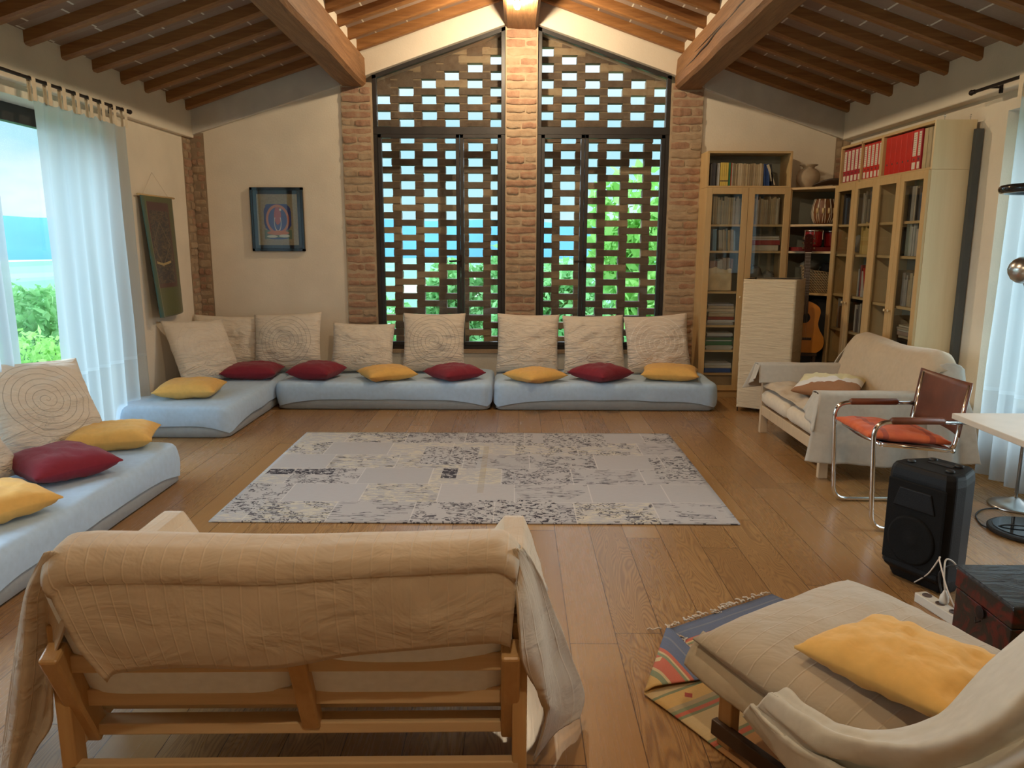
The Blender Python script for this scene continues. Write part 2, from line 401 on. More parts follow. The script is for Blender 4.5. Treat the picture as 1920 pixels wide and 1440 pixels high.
def glass(name, refl=0.08, tint=(0.96, 0.98, 0.98)):
    g = G(name)
    tr = g.node('ShaderNodeBsdfTransparent'); tr.inputs[0].default_value = (*tint, 1)
    gl = g.node('ShaderNodeBsdfGlossy'); gl.inputs['Roughness'].default_value = 0.02
    lw = g.node('ShaderNodeLayerWeight'); lw.inputs[0].default_value = 0.5
    m = g.node('ShaderNodeMixShader'); g.l.new(g.math('ADD', refl, g.math('MULTIPLY', g.math('POWER', lw.outputs['Facing'], 5.0), 1-refl)), m.inputs[0])
    g.l.new(tr.outputs[0], m.inputs[1]); g.l.new(gl.outputs[0], m.inputs[2])
    return g.out(m.outputs[0])
M['glass'] = glass('window_glass', 0.04)
M['cab_glass'] = glass('cabinet_glass', 0.07, (0.86, 0.88, 0.86))
M['chrome'] = plain('chrome', (0.75, 0.74, 0.72), 0.12, 1.0, var=0.02)
M['steel'] = plain('brushed_steel', (0.55, 0.53, 0.50), 0.3, 1.0, var=0.03)
M['leather'] = plain('brown_leather', (0.14, 0.045, 0.022), 0.38, var=0.3, sc=7, bump=0.1)
M['black_plastic'] = plain('black_plastic', (0.004, 0.004, 0.0045), 0.55, bump=0.3, bsc=300, **{'Specular IOR Level': 0.25})
M['black_grille'] = plain('black_speaker_grille', (0.005, 0.005, 0.005), 0.7, bump=0.6, bsc=500, **{'Specular IOR Level': 0.2})
M['black_gloss'] = plain('black_glass', (0.01, 0.012, 0.014), 0.06)
M['black'] = plain('black_cloth', (0.006, 0.006, 0.007), 0.7)
M['rubber'] = plain('black_rubber', (0.012, 0.012, 0.012), 0.5)
M['white_plastic'] = plain('cream_plastic', (0.62, 0.58, 0.50), 0.4)
M['paper'] = plain('cream_paper', (0.66, 0.56, 0.41), 0.9, var=0.05)
M['red_gloss'] = plain('red_lacquer', (0.28, 0.012, 0.012), 0.22)
M['red_dark'] = plain('dark_red_card', (0.17, 0.012, 0.014), 0.5)
M['binder'] = plain('red_binder', (0.52, 0.018, 0.012), 0.42, var=0.1)
M['binder_purple'] = plain('crimson_binder', (0.36, 0.015, 0.03), 0.42, var=0.1)
M['label_white'] = plain('label_paper', (0.72, 0.62, 0.52), 0.8)
M['ink'] = plain('dark_ink', (0.10, 0.07, 0.06), 0.8)
M['table'] = plain('beige_table_top', (0.62, 0.55, 0.46), 0.35)
M['terracotta'] = plain('tan_clay', (0.40, 0.30, 0.20), 0.85, var=0.15)
M['dark_wood'] = plain('dark_wood', (0.055, 0.030, 0.018), 0.5)
M['rope'] = plain('cotton_fringe', (0.55, 0.46, 0.36), 0.95)
def emis(name, col, s):
    g = G(name); e = g.node('ShaderNodeEmission'); e.inputs[0].default_value = (*col, 1); e.inputs[1].default_value = s
    return g.out(e.outputs[0])
M['bulb'] = emis('glowing_bulb', (1.0, 0.80, 0.5), 14)

# ------------------------------------------------------------------ the room
YB, XL, XR = 7.70, -3.20, 3.25
def zl(x): return 2.745+0.326*(x+3.15)      # rafter underside, left slope
def zr(x): return 3.80-0.337*x              # right slope
RX = (3.80-2.745-0.326*3.15)/(0.326+0.337)  # ridge x
def zroof(x): return zl(x) if x < RX else zr(x)
YN = -3.2                                    # wall behind the camera
fl = MB().box(-3.6, 3.7, YN-.3, 8.4, -0.12, 0).build('floor', M['floor']); struct(fl, 'honey oak plank floor')

ceil = bpy.data.objects.new('ceiling', None); COL.objects.link(ceil); struct(ceil, 'timber and terracotta tile gable ceiling')
RH = 0.085
tl = MB()
tl.prism([(-3.6, zl(-3.6)+RH), (RX, zl(RX)+RH), (3.7, zr(3.7)+RH), (3.7, zr(3.7)+RH+.2), (RX, zl(RX)+RH+.2), (-3.6, zl(-3.6)+RH+.2)], YN-.3, 8.3)
tl.build('roof_tiles', M['ceil'], ceil)
LEFT_Y = [7.575-0.4*i for i in range(27)]
RIGHT_Y = [7.60-0.418*i for i in range(26)]
def rafter(xa, xb, y, fz, k):
    m = MB(); n = 10; w = 0.078+0.012*nz(y*3.1, k)
    def ring(x):
        dz = 0.012*nz(x*1.1, y*5, k); dy = 0.012*nz(x*.9, y*7, k+3)
        z = fz(x)+dz; return [(x, y-w/2+dy, z+RH+.03), (x, y-w/2+dy, z+.012), (x, y-w/2+.014+dy, z), (x, y+w/2-.014+dy, z), (x, y+w/2+dy, z+.012), (x, y+w/2+dy, z+RH+.03)]
    vs_ = []; fs = []
    for i in range(n+1): vs_ += ring(lerp(xa, xb, i/n))
    for i in range(n):
        for q in range(6):
            q2 = (q+1) % 6; fs.append((i*6+q, i*6+q2, (i+1)*6+q2, (i+1)*6+q))
    fs += [(5, 4, 3, 2, 1, 0), tuple(n*6+q for q in range(6))]
    m.add(vs_, fs); m.build('rafter', M['rafter'], ceil)
for k, y in enumerate(LEFT_Y):
    rafter(-3.30, -1.57, y, zl, k); rafter(-1.57, RX, y, zl, k+40)
for k, y in enumerate(RIGHT_Y):
    rafter(1.62, 3.36, y, zr, k+80); rafter(RX, 1.62, y, zr, k+120)
def purlin(x0, x1, z0, z1, name, seed):
    m = MB(); n = 46; c = 0.028
    vs_ = []; fs = []; N_ = 12
    for i in range(n+1):
        y = lerp(YN-.1, 7.70, i/n)
        j = lambda a, b: 0.016*nz(y*1.3, a*4.1+seed, b*2.7)
        r = [(x0, z0+c), (x0+c, z0), ((x0+x1)/2, z0-.004), (x1-c, z0), (x1, z0+c), (x1+.004, (z0+z1)/2), (x1, z1-c), (x1-c, z1), ((x0+x1)/2, z1), (x0+c, z1), (x0, z1-c), (x0-.004, (z0+z1)/2)]
        vs_ += [(a+j(a, b), y, b+j(b, a)) for a, b in r]
    for i in range(n):
        for q in range(N_):
            q2 = (q+1) % N_; fs.append((i*N_+q, i*N_+q2, (i+1)*N_+q2, (i+1)*N_+q))
    fs += [tuple(range(N_-1, -1, -1)), tuple(n*N_+q for q in range(N_))]
    m.add(vs_, fs); return m.build(name, M['purlin'], ceil, smooth=False)
b1 = purlin(-1.70, -1.455, 2.985, 3.262, 'beam', 1)
b2 = purlin(1.525, 1.79, 2.965, 3.262, 'beam', 5)
b3 = purlin(RX-.16, RX+.16, 3.50, 3.80, 'ridge_beam', 9)
# drying cracks along the right beam
ck = MB()
for (ya, yb, za, zb, r) in ((7.6, 4.4, 3.05, 3.14, .007), (6.9, 4.0, 3.12, 3.10, .005), (5.2, 2.0, 3.08, 3.15, .006)):
    ck.tube([(1.521, lerp(ya, yb, t/14), lerp(za, zb, t/14)+.012*nz(t*.7, ya)) for t in range(15)], [r*sin(pi*(t+.5)/15.5)+.001 for t in range(15)], 6)
ck.build('crack', M['dark_wood'], b2)
inf = MB()
for (x0, x1, f_) in ((-1.66, -1.50, zl), (1.57, 1.74, zr)):
    inf.box(x0, x1, YN, 7.70, 3.24, max(f_(x0), f_(x1))+RH+.03)
inf.build('plaster_infill', M['plaster'], ceil)

# brick pillars
def brick_faces(m, x0, x1, y, z0, z1, d=0.012, ch=0.076, seed=0, bl=0.27, axis='Y', sgn=-1, zf=None):
    """courses of uneven bricks standing d proud of a face; axis Y: face at y looking -Y; axis X: face at x=y looking sgn X"""
    r = random.Random(seed); z = z0; row = 0
    while z < z1-.02:
        h = ch*(1+r.uniform(-.14, .14)); a = x0; first = True
        if (x1-x0) < 0.45: cuts = [x0, x1] if row % 2 else [x0, x0+(x1-x0)*r.choice((.45, .5, .62)), x1]
        else:
            cuts = [x0]; a = x0+(bl*.5 if row % 2 else bl)
            while a < x1-.05: cuts.append(a); a += bl
            cuts.append(x1)
        for a, b in zip(cuts[:-1], cuts[1:]):
            g = 0.010; aa, bb = a+g*r.uniform(.4, 1.2), b-g*r.uniform(.4, 1.2)
            zz0, zz1 = z+g*r.uniform(.6, 1.3), min(z+h-g*r.uniform(.3, 1.2), z1)
            dd = d*r.uniform(.1, 1.3); mi = 0 if r.random() < .6 else 1
            n = 5; vs_ = []
            for i in range(n+1):
                xx = lerp(aa, bb, i/n); e = .011*nz(xx*20, zz0*9, seed); e2 = .011*nz(xx*20, zz1*9, seed+5); k = 0.006 if i in (0, n) else 0
                q = dd+.004*nz(xx*30, zz0*30)
                pts = [(xx, -.02, zz0), (xx, q-.004, zz0+e+k), (xx, q, zz0+.012+e+k), (xx, q, zz1-.012+e2-k), (xx, q-.004, zz1+e2-k), (xx, -.02, zz1)]
                vs_ += pts
            if axis == 'Y': vs_ = [(p[0], y-p[1], p[2]) for p in vs_]
            else: vs_ = [(y+sgn*p[1], p[0], p[2]) for p in vs_]
            fs = []
            for i in range(n):
                for q in range(5): fs.append((i*6+q, i*6+q+1, (i+1)*6+q+1, (i+1)*6+q))
            fs += [tuple(range(6)), tuple(n*6+q for q in range(6))]
            m.add(vs_, fs, mi)
        z += h; row += 1
wb = bpy.data.objects.new('wall_back', None); COL.objects.link(wb); struct(wb, 'back gable wall of cream plaster and brick pillars')
WT = 0.34
m = MB()
m.prism([(-3.6, 0), (-1.70, 0), (-1.70, zl(-1.70)+.12), (-3.6, zl(-3.6)+.12)], YB, YB+WT)
m.prism([(1.80, 0), (3.6, 0), (3.6, zr(3.6)+.12), (1.80, zr(1.80)+.12)], YB, YB+WT)
m.build('plaster_panel', M['plaster'], wb)
m = MB(); m.box(-1.42, 1.52, YB-.0, YB+WT, 0, .395); m.build('sill_wall', M['plaster_grey'], wb)
m = MB(); m.box(-1.42, 1.52, YB-.015, YB+WT, .395, .43); m.build('window_sill', M['brick_pale'], wb)
# sloping concrete ring beam over the windows and along the gable
def zwin(x): return 3.10+(3.54-3.10)/(1.28)*(x+1.40) if x < .05 else 3.545-(3.545-3.10)/1.28*(x-.21)
m = MB()
m.prism([(-1.70, 2.985), (-1.40, 3.10), (-.10, 3.545), (-.10, zl(-.10)+.12), (-1.70, zl(-1.70)+.12)], YB-.035, YB+WT)
m.prism([(.19, 3.545), (1.49, 3.10), (1.80, 2.975), (1.80, zr(1.80)+.12), (.19, zr(.19)+.12)], YB-.035, YB+WT)
m.build('lintel', M['plaster'], wb, bevel=.006)
m = MB()
m.prism([(-3.25, 2.50), (-1.70, 2.985), (-1.70, zl(-1.70)+.12), (-3.25, zl(-3.25)+.12)], YB-.045, YB+.02)
m.prism([(1.80, 2.965), (3.3, 2.46), (3.3, zr(3.3)+.12), (1.80, zr(1.80)+.12)], YB-.045, YB+.02)
m.build('ring_beam', M['plaster_grey'], wb, bevel=.006)
for nm, x0, x1, ztop, sd in (('brick_pillar', -1.70, -1.405, 3.02, 11), ('brick_pillar', -.11, .20, 3.56, 12), ('brick_pillar', 1.495, 1.80, 3.02, 13)):
    m = MB(); m.box(x0, x1, YB-.018, YB+WT, 0, ztop, 2); brick_faces(m, x0+.004, x1-.004, YB-.018, 0.0, ztop-.02, seed=sd)
    # reveal sides
    m.build(nm, [M['brick'], M['brick_pale'], M['mortar']], wb)
for nm, x0, x1, sd, lo in (('brick_quoin', -3.2, -3.06, 21, 0), ('brick_quoin', 3.11, 3.25, 22, 0)):
    m = MB(); m.box(x0, x1, YB-.004, YB+.06, lo, 2.55, 2)
    brick_faces(m, x0+.004, x1-.006, YB-.003, lo, 2.53, d=.010, seed=sd, bl=.25)
    m.build(nm, [M['brick_pale'], M['brick'], M['mortar_dark']], wb)

# windows: dark steel frames, a fixed sloping light over two casements
def window(name, x0, x1, xm, zlo, ztr, z0t, z1t, hx, label):
    w = bpy.data.objects.new(name, None); COL.objects.link(w); struct(w, label)
    Y0, Y1 = YB+.03, YB+.085; t = .042
    f = MB()
    f.box(x0, x0+t, Y0, Y1, zlo, z0t); f.box(x1-t, x1, Y0, Y1, zlo, z1t); f.box(x0, x1, Y0, Y1, zlo, zlo+t)
    f.box(x0, x1, Y0-.005, Y1, ztr-.035, ztr+.035)
    f.prism([(x0, z0t-t), (x1, z1t-t), (x1, z1t+.01), (x0, z0t+.01)], Y0, Y1)
    f.build('frame', M['dark_metal'], w, bevel=.003)
    s = .036
    for (a, b) in ((x0+t, xm-.002), (xm+.002, x1-t)):
        c = MB(); zz0, zz1 = zlo+t, ztr-.035
        c.box(a, a+s, Y0-.008, Y1-.01, zz0, zz1); c.box(b-s, b, Y0-.008, Y1-.01, zz0, zz1); c.box(a, b, Y0-.008, Y1-.01, zz0, zz0+s); c.box(a, b, Y0-.008, Y1-.01, zz1-s, zz1)
        co = c.build('casement', M['dark_metal'], w, bevel=.003)
        MB().box(a+s, b-s, Y0+.02, Y0+.024, zz0+s, zz1-s).build('pane', M['glass'], co)
        if a < hx < b+.05 and not w.get('h'):
            h = MB(); h.box(hx-.012, hx+.012, Y0-.03, Y0-.006, 1.27, 1.39); h.tube([(hx, Y0-.03, 1.33), (hx, Y0-.055, 1.33), (hx-.11, Y0-.06, 1.325)], .009, 8)
            h.build('handle', M['black_iron'], co)
            w['h'] = 1
    if 'h' in w: del w['h']
    MB().prism([(x0+t, ztr+.03), (x1-t, ztr+.03), (x1-t, z1t-t), (x0+t, z0t-t)], Y0+.02, Y0+.024).build('upper_pane', M['glass'], w)
    return w
window('window_1', -1.405, -.11, -.56, .43, 2.585, 3.10, 3.545, -.56, 'left tall steel window with sloping top')
window('window_2', .20, 1.495, .67, .43, 2.585, 3.545, 3.10, .69, 'right tall steel window with sloping top')

# perforated brick screen outside the windows
def screen():
    m = MB(); CH = .0762; P = .466; Yf = 8.04; D = .10; r = random.Random(3)
    zt0 = .30; nrow = 48
    for fx0, fx1, xo, par in ((-1.75, .045, -1.355, 0), (.045, 1.85, -1.355+.020, 1)):
        top = (lambda x: 3.32+(x+1.46)*.345) if par == 0 else (lambda x: 3.86-(x-.2)*.345)
        for k in range(nrow):
            z = zt0+k*CH; off = ((k+par) % 2)*P/2; mx = xo+off-3*P
            while mx < 2.6:
                a, b = max(mx+.076, fx0), min(mx+P-.076, fx1)
                if b > a:
                    j = r.uniform(-.006, .006)
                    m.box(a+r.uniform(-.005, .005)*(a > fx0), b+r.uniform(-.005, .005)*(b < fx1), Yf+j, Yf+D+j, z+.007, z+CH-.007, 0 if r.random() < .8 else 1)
                    for c in (mx+.076+.041, mx+P-.076-.041):
                        a2, b2 = max(c-.040, fx0), min(c+.040, fx1)
                        if b2 > a2: m.box(a2, b2, Yf+.008, Yf+D-.008, z+CH-.009, z+CH+.009, 2)
                if z+CH > top(mx)-.30 or z < .40:
                    a2, b2 = max(mx-.08, fx0), min(mx+.08, fx1)
                    if b2 > a2: m.box(a2, b2, Yf+.004, Yf+D-.004, z-.008, z+CH+.008, 0)
                mx += P
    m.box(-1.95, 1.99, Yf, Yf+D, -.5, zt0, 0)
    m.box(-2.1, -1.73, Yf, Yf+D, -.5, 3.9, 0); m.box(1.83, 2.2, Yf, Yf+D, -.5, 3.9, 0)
    o = m.build('wall_lattice', [M['brick_screen'], M['brick_pale'], M['mortar_dark']]); struct(o, 'perforated brick screen behind the tall windows')
screen()

# side walls with their window openings
def side_wall(name, X, sgn, y0, y1, z1, XB, label):
    w = bpy.data.objects.new(name, None); COL.objects.link(w); struct(w, label)
    a, b = (X, X-sgn*.36); a, b = min(a, b), max(a, b)
    m = MB(); m.box(a, b, YN-.2, y0, 0, 3.1); m.box(a, b, y1, YB, 0, 3.1); m.box(a, b, y0, y1, z1, 3.1)
    m.build('plaster_panel', M['plaster'], w)
    c, d = sorted((XB, X-sgn*.05))
    m = MB(); m.box(c, d, YN, YB-.01, 2.50, 2.95); m.build('ring_beam', M['plaster'], w, bevel=.01)
    return w
wl = side_wall('wall_left', XL, 1, 2.2, 5.97, 2.42, -3.15, 'left cream plaster wall')
wr = side_wall('wall_right', XR, -1, 2.2, 5.27, 2.38, 3.16, 'right cream plaster wall')
m = MB(); m.box(-3.25, -3.196, 7.52, 7.705, 0, 2.50, 2); brick_faces(m, 7.525, 7.695, -3.197, 0, 2.49, d=.01, seed=31, axis='X', sgn=1)
m.build('brick_quoin', [M['brick_pale'], M['brick'], M['mortar_dark']], wl)
nb = MB().box(-3.6, 3.7, YN-.3, YN, 0, 4.0).build('wall_front', M['plaster']); struct(nb, 'plaster wall behind the viewer')
def side_window(name, X, sgn, y0, y1, z1, zs, ym, label):
    w = bpy.data.objects.new(name, None); COL.objects.link(w); struct(w, label)
    xa, xb = sorted((X-sgn*.20, X-sgn*.26)); t = .07
    f = MB(); f.box(xa, xb, y0, y0+t, zs, z1); f.box(xa, xb, y1-t, y1, zs, z1); f.box(xa, xb, y0, y1, z1-.12, z1); f.box(xa, xb, y0, y1, zs, zs+t)
    for y in ym: f.box(xa, xb, y-.04, y+.04, zs, z1)
    f.build('frame', M['dark_metal'], w, bevel=.004)
    ys = [y0+t]+[v for y in ym for v in (y-.04, y+.04)]+[y1-t]
    for i in range(0, len(ys), 2): MB().box((xa+xb)/2-.002, (xa+xb)/2+.002, ys[i], ys[i+1], zs+t, z1-.12).build('pane', M['glass'], w)
    return w
side_window('window_3', XL, 1, 2.2, 5.97, 2.42, .05, [3.6], 'wide dark framed window in the left wall')
side_window('window_4', XR, -1, 2.2, 5.27, 2.38, .32, [3.7], 'dark framed window in the right wall')
m = MB(); m.box(3.25, 3.61, 2.2, 5.27, 0, .32); m.build('sill_wall', M['plaster'], wr)
m = MB(); m.box(3.232, 3.25, -3, YB-.6, 0, .085); o = m.build('baseboard_right', M['skirt'], None, bevel=.003); struct(o, 'wooden skirting along the right wall')
m = MB(); m.box(-3.2, -3.182, -3, YB-.02, 0, .085); o = m.build('baseboard_left', M['skirt'], None, bevel=.003); struct(o, 'wooden skirting along the left wall')
m = MB(); m.box(-3.18, 1.8, YB-.034, YB-.019, 0, .085); o = m.build('baseboard_back', M['skirt'], None, bevel=.003); struct(o, 'wooden skirting along the back wall')
# ------------------------------------------------------------------ outside
def terrain_mat():
    g = G('valley_fields'); c = g.coord()
    cell = g.node('ShaderNodeTexVoronoi'); g.l.new(g.scale(c, (.030, .012, 1)), cell.inputs['Vector']); cell.inputs['Scale'].default_value = 1.0
    s = g.sep(cell.outputs['Color'])[0]
    col = g.ramp(s, [(0.0, (0.10, 0.30, 0.16)), (0.3, (0.22, 0.44, 0.20)), (0.5, (0.52, 0.60, 0.38)), (0.75, (0.16, 0.38, 0.24)), (1.0, (0.66, 0.68, 0.50))], 'CONSTANT')
    col = g.mix(g.math('MULTIPLY', g.noise(c, .05, 4), .35), col, (0.20, 0.46, 0.34))
    return g.out(g.bsdf(col, 1.0))
M['terrain'] = terrain_mat()
M['hill'] = plain('haze_blue_hill_forest', (0.10, 0.33, 0.46), 1.0, var=.15, sc=.02)  # forest green shifted to blue: distance haze put into the base colour
def leafmat(name, a, b):
    g = G(name); c = g.coord(); f = g.noise(c, 3.0, 3)
    col = g.ramp(f, [(0.3, a), (0.7, b)])
    d = g.bsdf(col, 0.8); t = g.node('ShaderNodeBsdfTranslucent'); g.put(t.inputs[0], col)
    m_ = g.node('ShaderNodeMixShader'); m_.inputs[0].default_value = .35; g.l.new(d, m_.inputs[1]); g.l.new(t.outputs[0], m_.inputs[2])
    return g.out(m_.outputs[0])
M['leaf1'] = leafmat('fresh_green_leaves', (0.24, 0.52, 0.12), (0.46, 0.78, 0.26))
M['leaf2'] = leafmat('mid_green_leaves', (0.16, 0.42, 0.14), (0.34, 0.64, 0.28))
M['bark'] = plain('bark', (0.12, 0.08, 0.05), 0.95, bump=.4)
def ground_h(x, y):
    d = sqrt(x*x+y*y); return -1.4-min(5.2, max(0, d-10)*.06)+(0 if d < 60 else .5*nz(x*.01, y*.01))
m = MB()
def tg(u, v):
    a = lerp(-.35*pi, 1.35*pi, u); r = 9.5*(400/9.5)**v
    return (r*cos(a)*1.0, r*sin(a), ground_h(r*cos(a), r*sin(a)))
m.grid(tg, 120, 50); o = m.build('valley_ground', M['terrain'], None, smooth=True); struct(o, 'green valley floor with fields seen through the windows')
m = MB()
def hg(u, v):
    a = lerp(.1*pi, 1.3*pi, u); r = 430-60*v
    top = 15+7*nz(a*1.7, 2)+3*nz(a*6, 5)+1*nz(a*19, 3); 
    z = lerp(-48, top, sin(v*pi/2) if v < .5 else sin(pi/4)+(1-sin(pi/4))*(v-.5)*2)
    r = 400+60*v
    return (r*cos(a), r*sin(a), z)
m.grid(hg, 160, 12); o = m.build('hills', M['hill'], None, smooth=True); struct(o, 'ridge of hills on the horizon, tinted haze blue')
def tree(loc, h, w, mat, label, seed, nleaf=1500, leaf=.09, grp=None, crown0=.15):
    t = thing('tree', label, 'tree', loc, 0, grp)
    r = random.Random(seed)
    b = MB(); b.tube([(0, 0, 0), (.04*w, 0, h*.3), (0, .03*w, h*.75)], [.05*h**.5, .04*h**.5, .01], 8); b.build('trunk', M['bark'], t)
    blobs = [(r.uniform(-.5, .5)*w, r.uniform(-.5, .5)*w, lerp(crown0, .85, r.random())*h, r.uniform(.2, .36)*w) for _ in range(16)]
    f = MB()
    for _ in range(nleaf):
        bx, by, bz, br = r.choice(blobs)
        d = Vector((r.gauss(0, 1), r.gauss(0, 1), r.gauss(0, 1))).normalized()*br*r.uniform(.6, 1.0)
        p = Vector((bx, by, bz))+d; s = leaf*r.uniform(.6, 1.4)
        q = Matrix.Rotation(r.uniform(0, 6.28), 3, Vector((r.gauss(0, 1), r.gauss(0, 1), r.gauss(0, 1))).normalized())
        pts = [q @ Vector(v) for v in ((-s*.45, 0, 0), (0, -s, 0), (s*.45, 0, .1*s), (0, s, 0))]
        f.add([tuple(p+v) for v in pts], [(0, 1, 2, 3)])
    f.build('foliage', mat, t)
    return t
# seen through the left window
tree((-7.7, 12.4, -1.9), 2.75, 2.4, M['leaf2'], 'round green bush below the left window, the farther one', 5, 7000, .09)
tree((-5.5, 8.0, -1.5), 1.95, 1.7, M['leaf1'], 'bright leafy shrub close below the left window', 6, 8000, .055)
tree((-13.4, 21.0, -2.4), 2.6, 3.0, M['leaf2'], 'dark green tree in the middle distance beyond the left window', 8, 5000, .13)
# seen through the brick screen
tree((3.0, 13.2, -1.8), 4.5, 2.6, M['leaf1'], 'tallest leafy tree behind the right end of the brick screen', 11, 9000, .13)
tree((1.5, 18.8, -1.9), 3.1, 3.0, M['leaf2'], 'green tree behind the middle of the right brick screen', 12, 8000, .13)
tree((-1.3, 22.5, -2.1), 3.2, 2.9, M['leaf2'], 'green tree behind the middle brick pillar', 13, 7000, .15)
tree((-4.2, 17.8, -2.0), 1.9, 2.6, M['leaf2'], 'low green tree behind the left brick screen', 14, 6000, .13)
tree((-1.35, 10.6, -1.5), 1.3, .95, M['leaf1'], 'bright shrub just outside the left brick screen', 15, 3200, .06)
tree((.45, 10.7, -1.5), 1.4, .95, M['leaf1'], 'bright shrub just outside the right brick screen', 16, 3200, .06)
tree((2.2, 10.6, -1.5), 1.3, .9, M['leaf2'], 'darker shrub at the foot of the right brick screen', 17, 3000, .06)

# ------------------------------------------------------------------ lamps
def bulb(loc, label, vis=True):
    t = thing('pendant_bulb', label, 'lamp', loc)
    MB().lathe([(.004, -.062), (.018, -.058), (.029, -.04), (.030, -.025), (.022, -.004), (.013, .012), (.013, .02)], 20).build('bulb', M['bulb'], t, smooth=True)
    MB().lathe([(.0, .010), (.019, .010), (.021, .024), (.019, .034), (.008, .042), (.0, .042)], 16).build('socket', M['white_plastic'], t, smooth=True)
    MB().tube([(0, 0, .05), (0, 0, .09)], .003, 6).build('cord', M['rubber'], t)
    d = bpy.data.lights.new('bulb_light', 'POINT'); d.energy = BULB_W; d.color = BULB_COL; d.shadow_soft_size = .035
    l = bpy.data.objects.new('bulb_light', d); COL.objects.link(l); l.location = (loc[0], loc[1], loc[2]-.11)
bulb((.0, 6.74, 3.47), 'glowing bare bulb hanging under the ridge beam before the brick pillar')
bulb((.03, 3.35, 3.47), 'unseen added bulb under the ridge beam above the patchwork rug, out of the picture')  # unseen bulb added for warm light over the middle of the room
bulb((.06, .0, 3.47), 'unseen added bulb under the ridge beam above the viewer, out of the picture')  # unseen bulb added to light the back of the foreground sofa

# ------------------------------------------------------------------ floor mattresses
def rrect(w, d, r, inset, n):
    w = w/2-inset; d = d/2-inset; r = max(.004, min(r, w, d)); pts = []
    per = [(w-r, d-r, 0), (-w+r, d-r, pi/2), (-w+r, -d+r, pi), (w-r, -d+r, 1.5*pi)]
    k = n//4; c = 6
    for q in range(4):
        cx_, cy_, a0 = per[q]
        for i in range(c): a = a0+pi/2*i/(c-1); pts.append((cx_+r*cos(a), cy_+r*sin(a)))
        nx_, ny_, na = per[(q+1) % 4]
        s = (cx_+r*cos(a0+pi/2), cy_+r*sin(a0+pi/2)); e = (nx_+r*cos(na), ny_+r*sin(na))
        for i in range(1, k-c+1): t = i/(k-c+1); pts.append((lerp(s[0], e[0], t), lerp(s[1], e[1], t)))
    return pts
def shell(m, w, d, rings, r, n=120, seed=0, wob=.004, mi=0, hem=None):
    """stack of rounded-rectangle rings: (inset, z)"""
    vs_ = []; N_ = None
    for k, (ins, z) in enumerate(rings):
        P = rrect(w, d, r-min(ins, .05)*.3, ins, n); N_ = len(P)
        for (x, y) in P:
            zz = z
            if k == 0 and hem: zz = hem(x, y)
            e = wob*nz(x*5+seed, y*5, z*9) ; sc = 1+e/(max(abs(x), abs(y))+.01)
            vs_.append((x*sc, y*sc, zz+(.006*nz(x*3, y*3, seed) if z > .2 else 0)))
    fs = []
    for k in range(len(rings)-1):
        for i in range(N_): j = (i+1) % N_; fs.append((k*N_+i, k*N_+j, (k+1)*N_+j, (k+1)*N_+i))
    fs.append(tuple((len(rings)-1)*N_+i for i in range(N_)))
    m.add(vs_, fs, mi)
def futon(x0, x1, y0, y1, label, seed, grp='blue covered floor mattresses', rz=0, H_=.255):
    cx_, cy_ = (x0+x1)/2, (y0+y1)/2; w, d = x1-x0, y1-y0
    t = thing('floor_mattress', label, 'mattress', (cx_, cy_, 0), rz, grp)
    m = MB(); shell(m, w-.03, d-.03, [(.02, .002), (0, .015), (0, .10), (.01, .115), (.05, .12)], .08, seed=seed); m.build('mattress', M['mattress'], t, smooth=True)
    def hem(x, y):
        u = abs(x)/(w/2); v = abs(y)/(d/2)
        if v > u*1.0 or abs(abs(y)-d/2) < .02: s = min(1, abs(x)/(w/2))
        else: s = min(1, abs(y)/(d/2))
        return lerp(.098, .022, s**5)+.008*nz(x*4, y*4, seed)
    m = MB(); shell(m, w, d, [(0, .08), (-.004, .12), (-.003, .16), (.0, .20), (.006, .228), (.020, .246), (.045, .253), (.12, H_), (.2, H_), (.3, H_), (.4, H_)], .10, n=200, seed=seed+3, wob=.012, hem=hem)
    m.build('sheet', M['sheet'], t, smooth=True)
    return t
futon(-3.13, -2.215, 5.70, 7.64, 'blue sheeted floor mattress along the left wall in the back corner', 1)
futon(-2.20, -.215, 6.75, 7.62, 'long blue sheeted floor mattress under the left tall window', 2)
futon(-.20, 1.85, 6.75, 7.62, 'long blue sheeted floor mattress under the right tall window', 3)
futon(-3.10, -2.13, 2.62, 4.70, 'blue sheeted floor mattress nearest the viewer beside the left curtains', 4)

# ------------------------------------------------------------------ cushions
def pillow_mb(w, d, h, pinch=.06, seed=0, n=26, wr=.012, edge=.008):
    m = MB()
    for sgn in (1, -1):
        def f(u, v):
            a, b = 2*u-1, 2*v-1
            x = a*(1-pinch*(1-a*a)*0-pinch*(1-b*b)*abs(a)**3*1.0)*w/2; y = b*(1-pinch*(1-a*a)*abs(b)**3)*d/2
            k = ((1-abs(a)**3.2)*(1-abs(b)**3.2)); k = max(0, k)**.55
            z = sgn*(edge*.5+h/2*k+wr*k*nz(a*2.2+seed, b*3.5, sgn)+wr*.5*k*nz(a*6, b*8+seed, sgn))
            return (x, y, z)
        m.grid(f, n, n, uvf=lambda u, v: (u*w, v*d), flip=(sgn < 0))
    # seam strip round the edge
    def ring(t, s):
        q = t*4; e = int(q) % 4; r_ = q-int(q)
        a, b = [(2*r_-1, -1), (1, 2*r_-1), (1-2*r_, 1), (-1, 1-2*r_)][e]
        x = a*(1-pinch*(1-b*b)*abs(a)**3)*w/2; y = b*(1-pinch*(1-a*a)*abs(b)**3)*d/2
        return (x, y, edge*.5*(2*s-1))
    m.grid(ring, 4*n, 1)
    return m
meshes = {}
def big(kind, w, d, h, seed):
    key = (kind, w, d, seed)
    return pillow_mb(w, d, h, .05, seed, wr=.02)
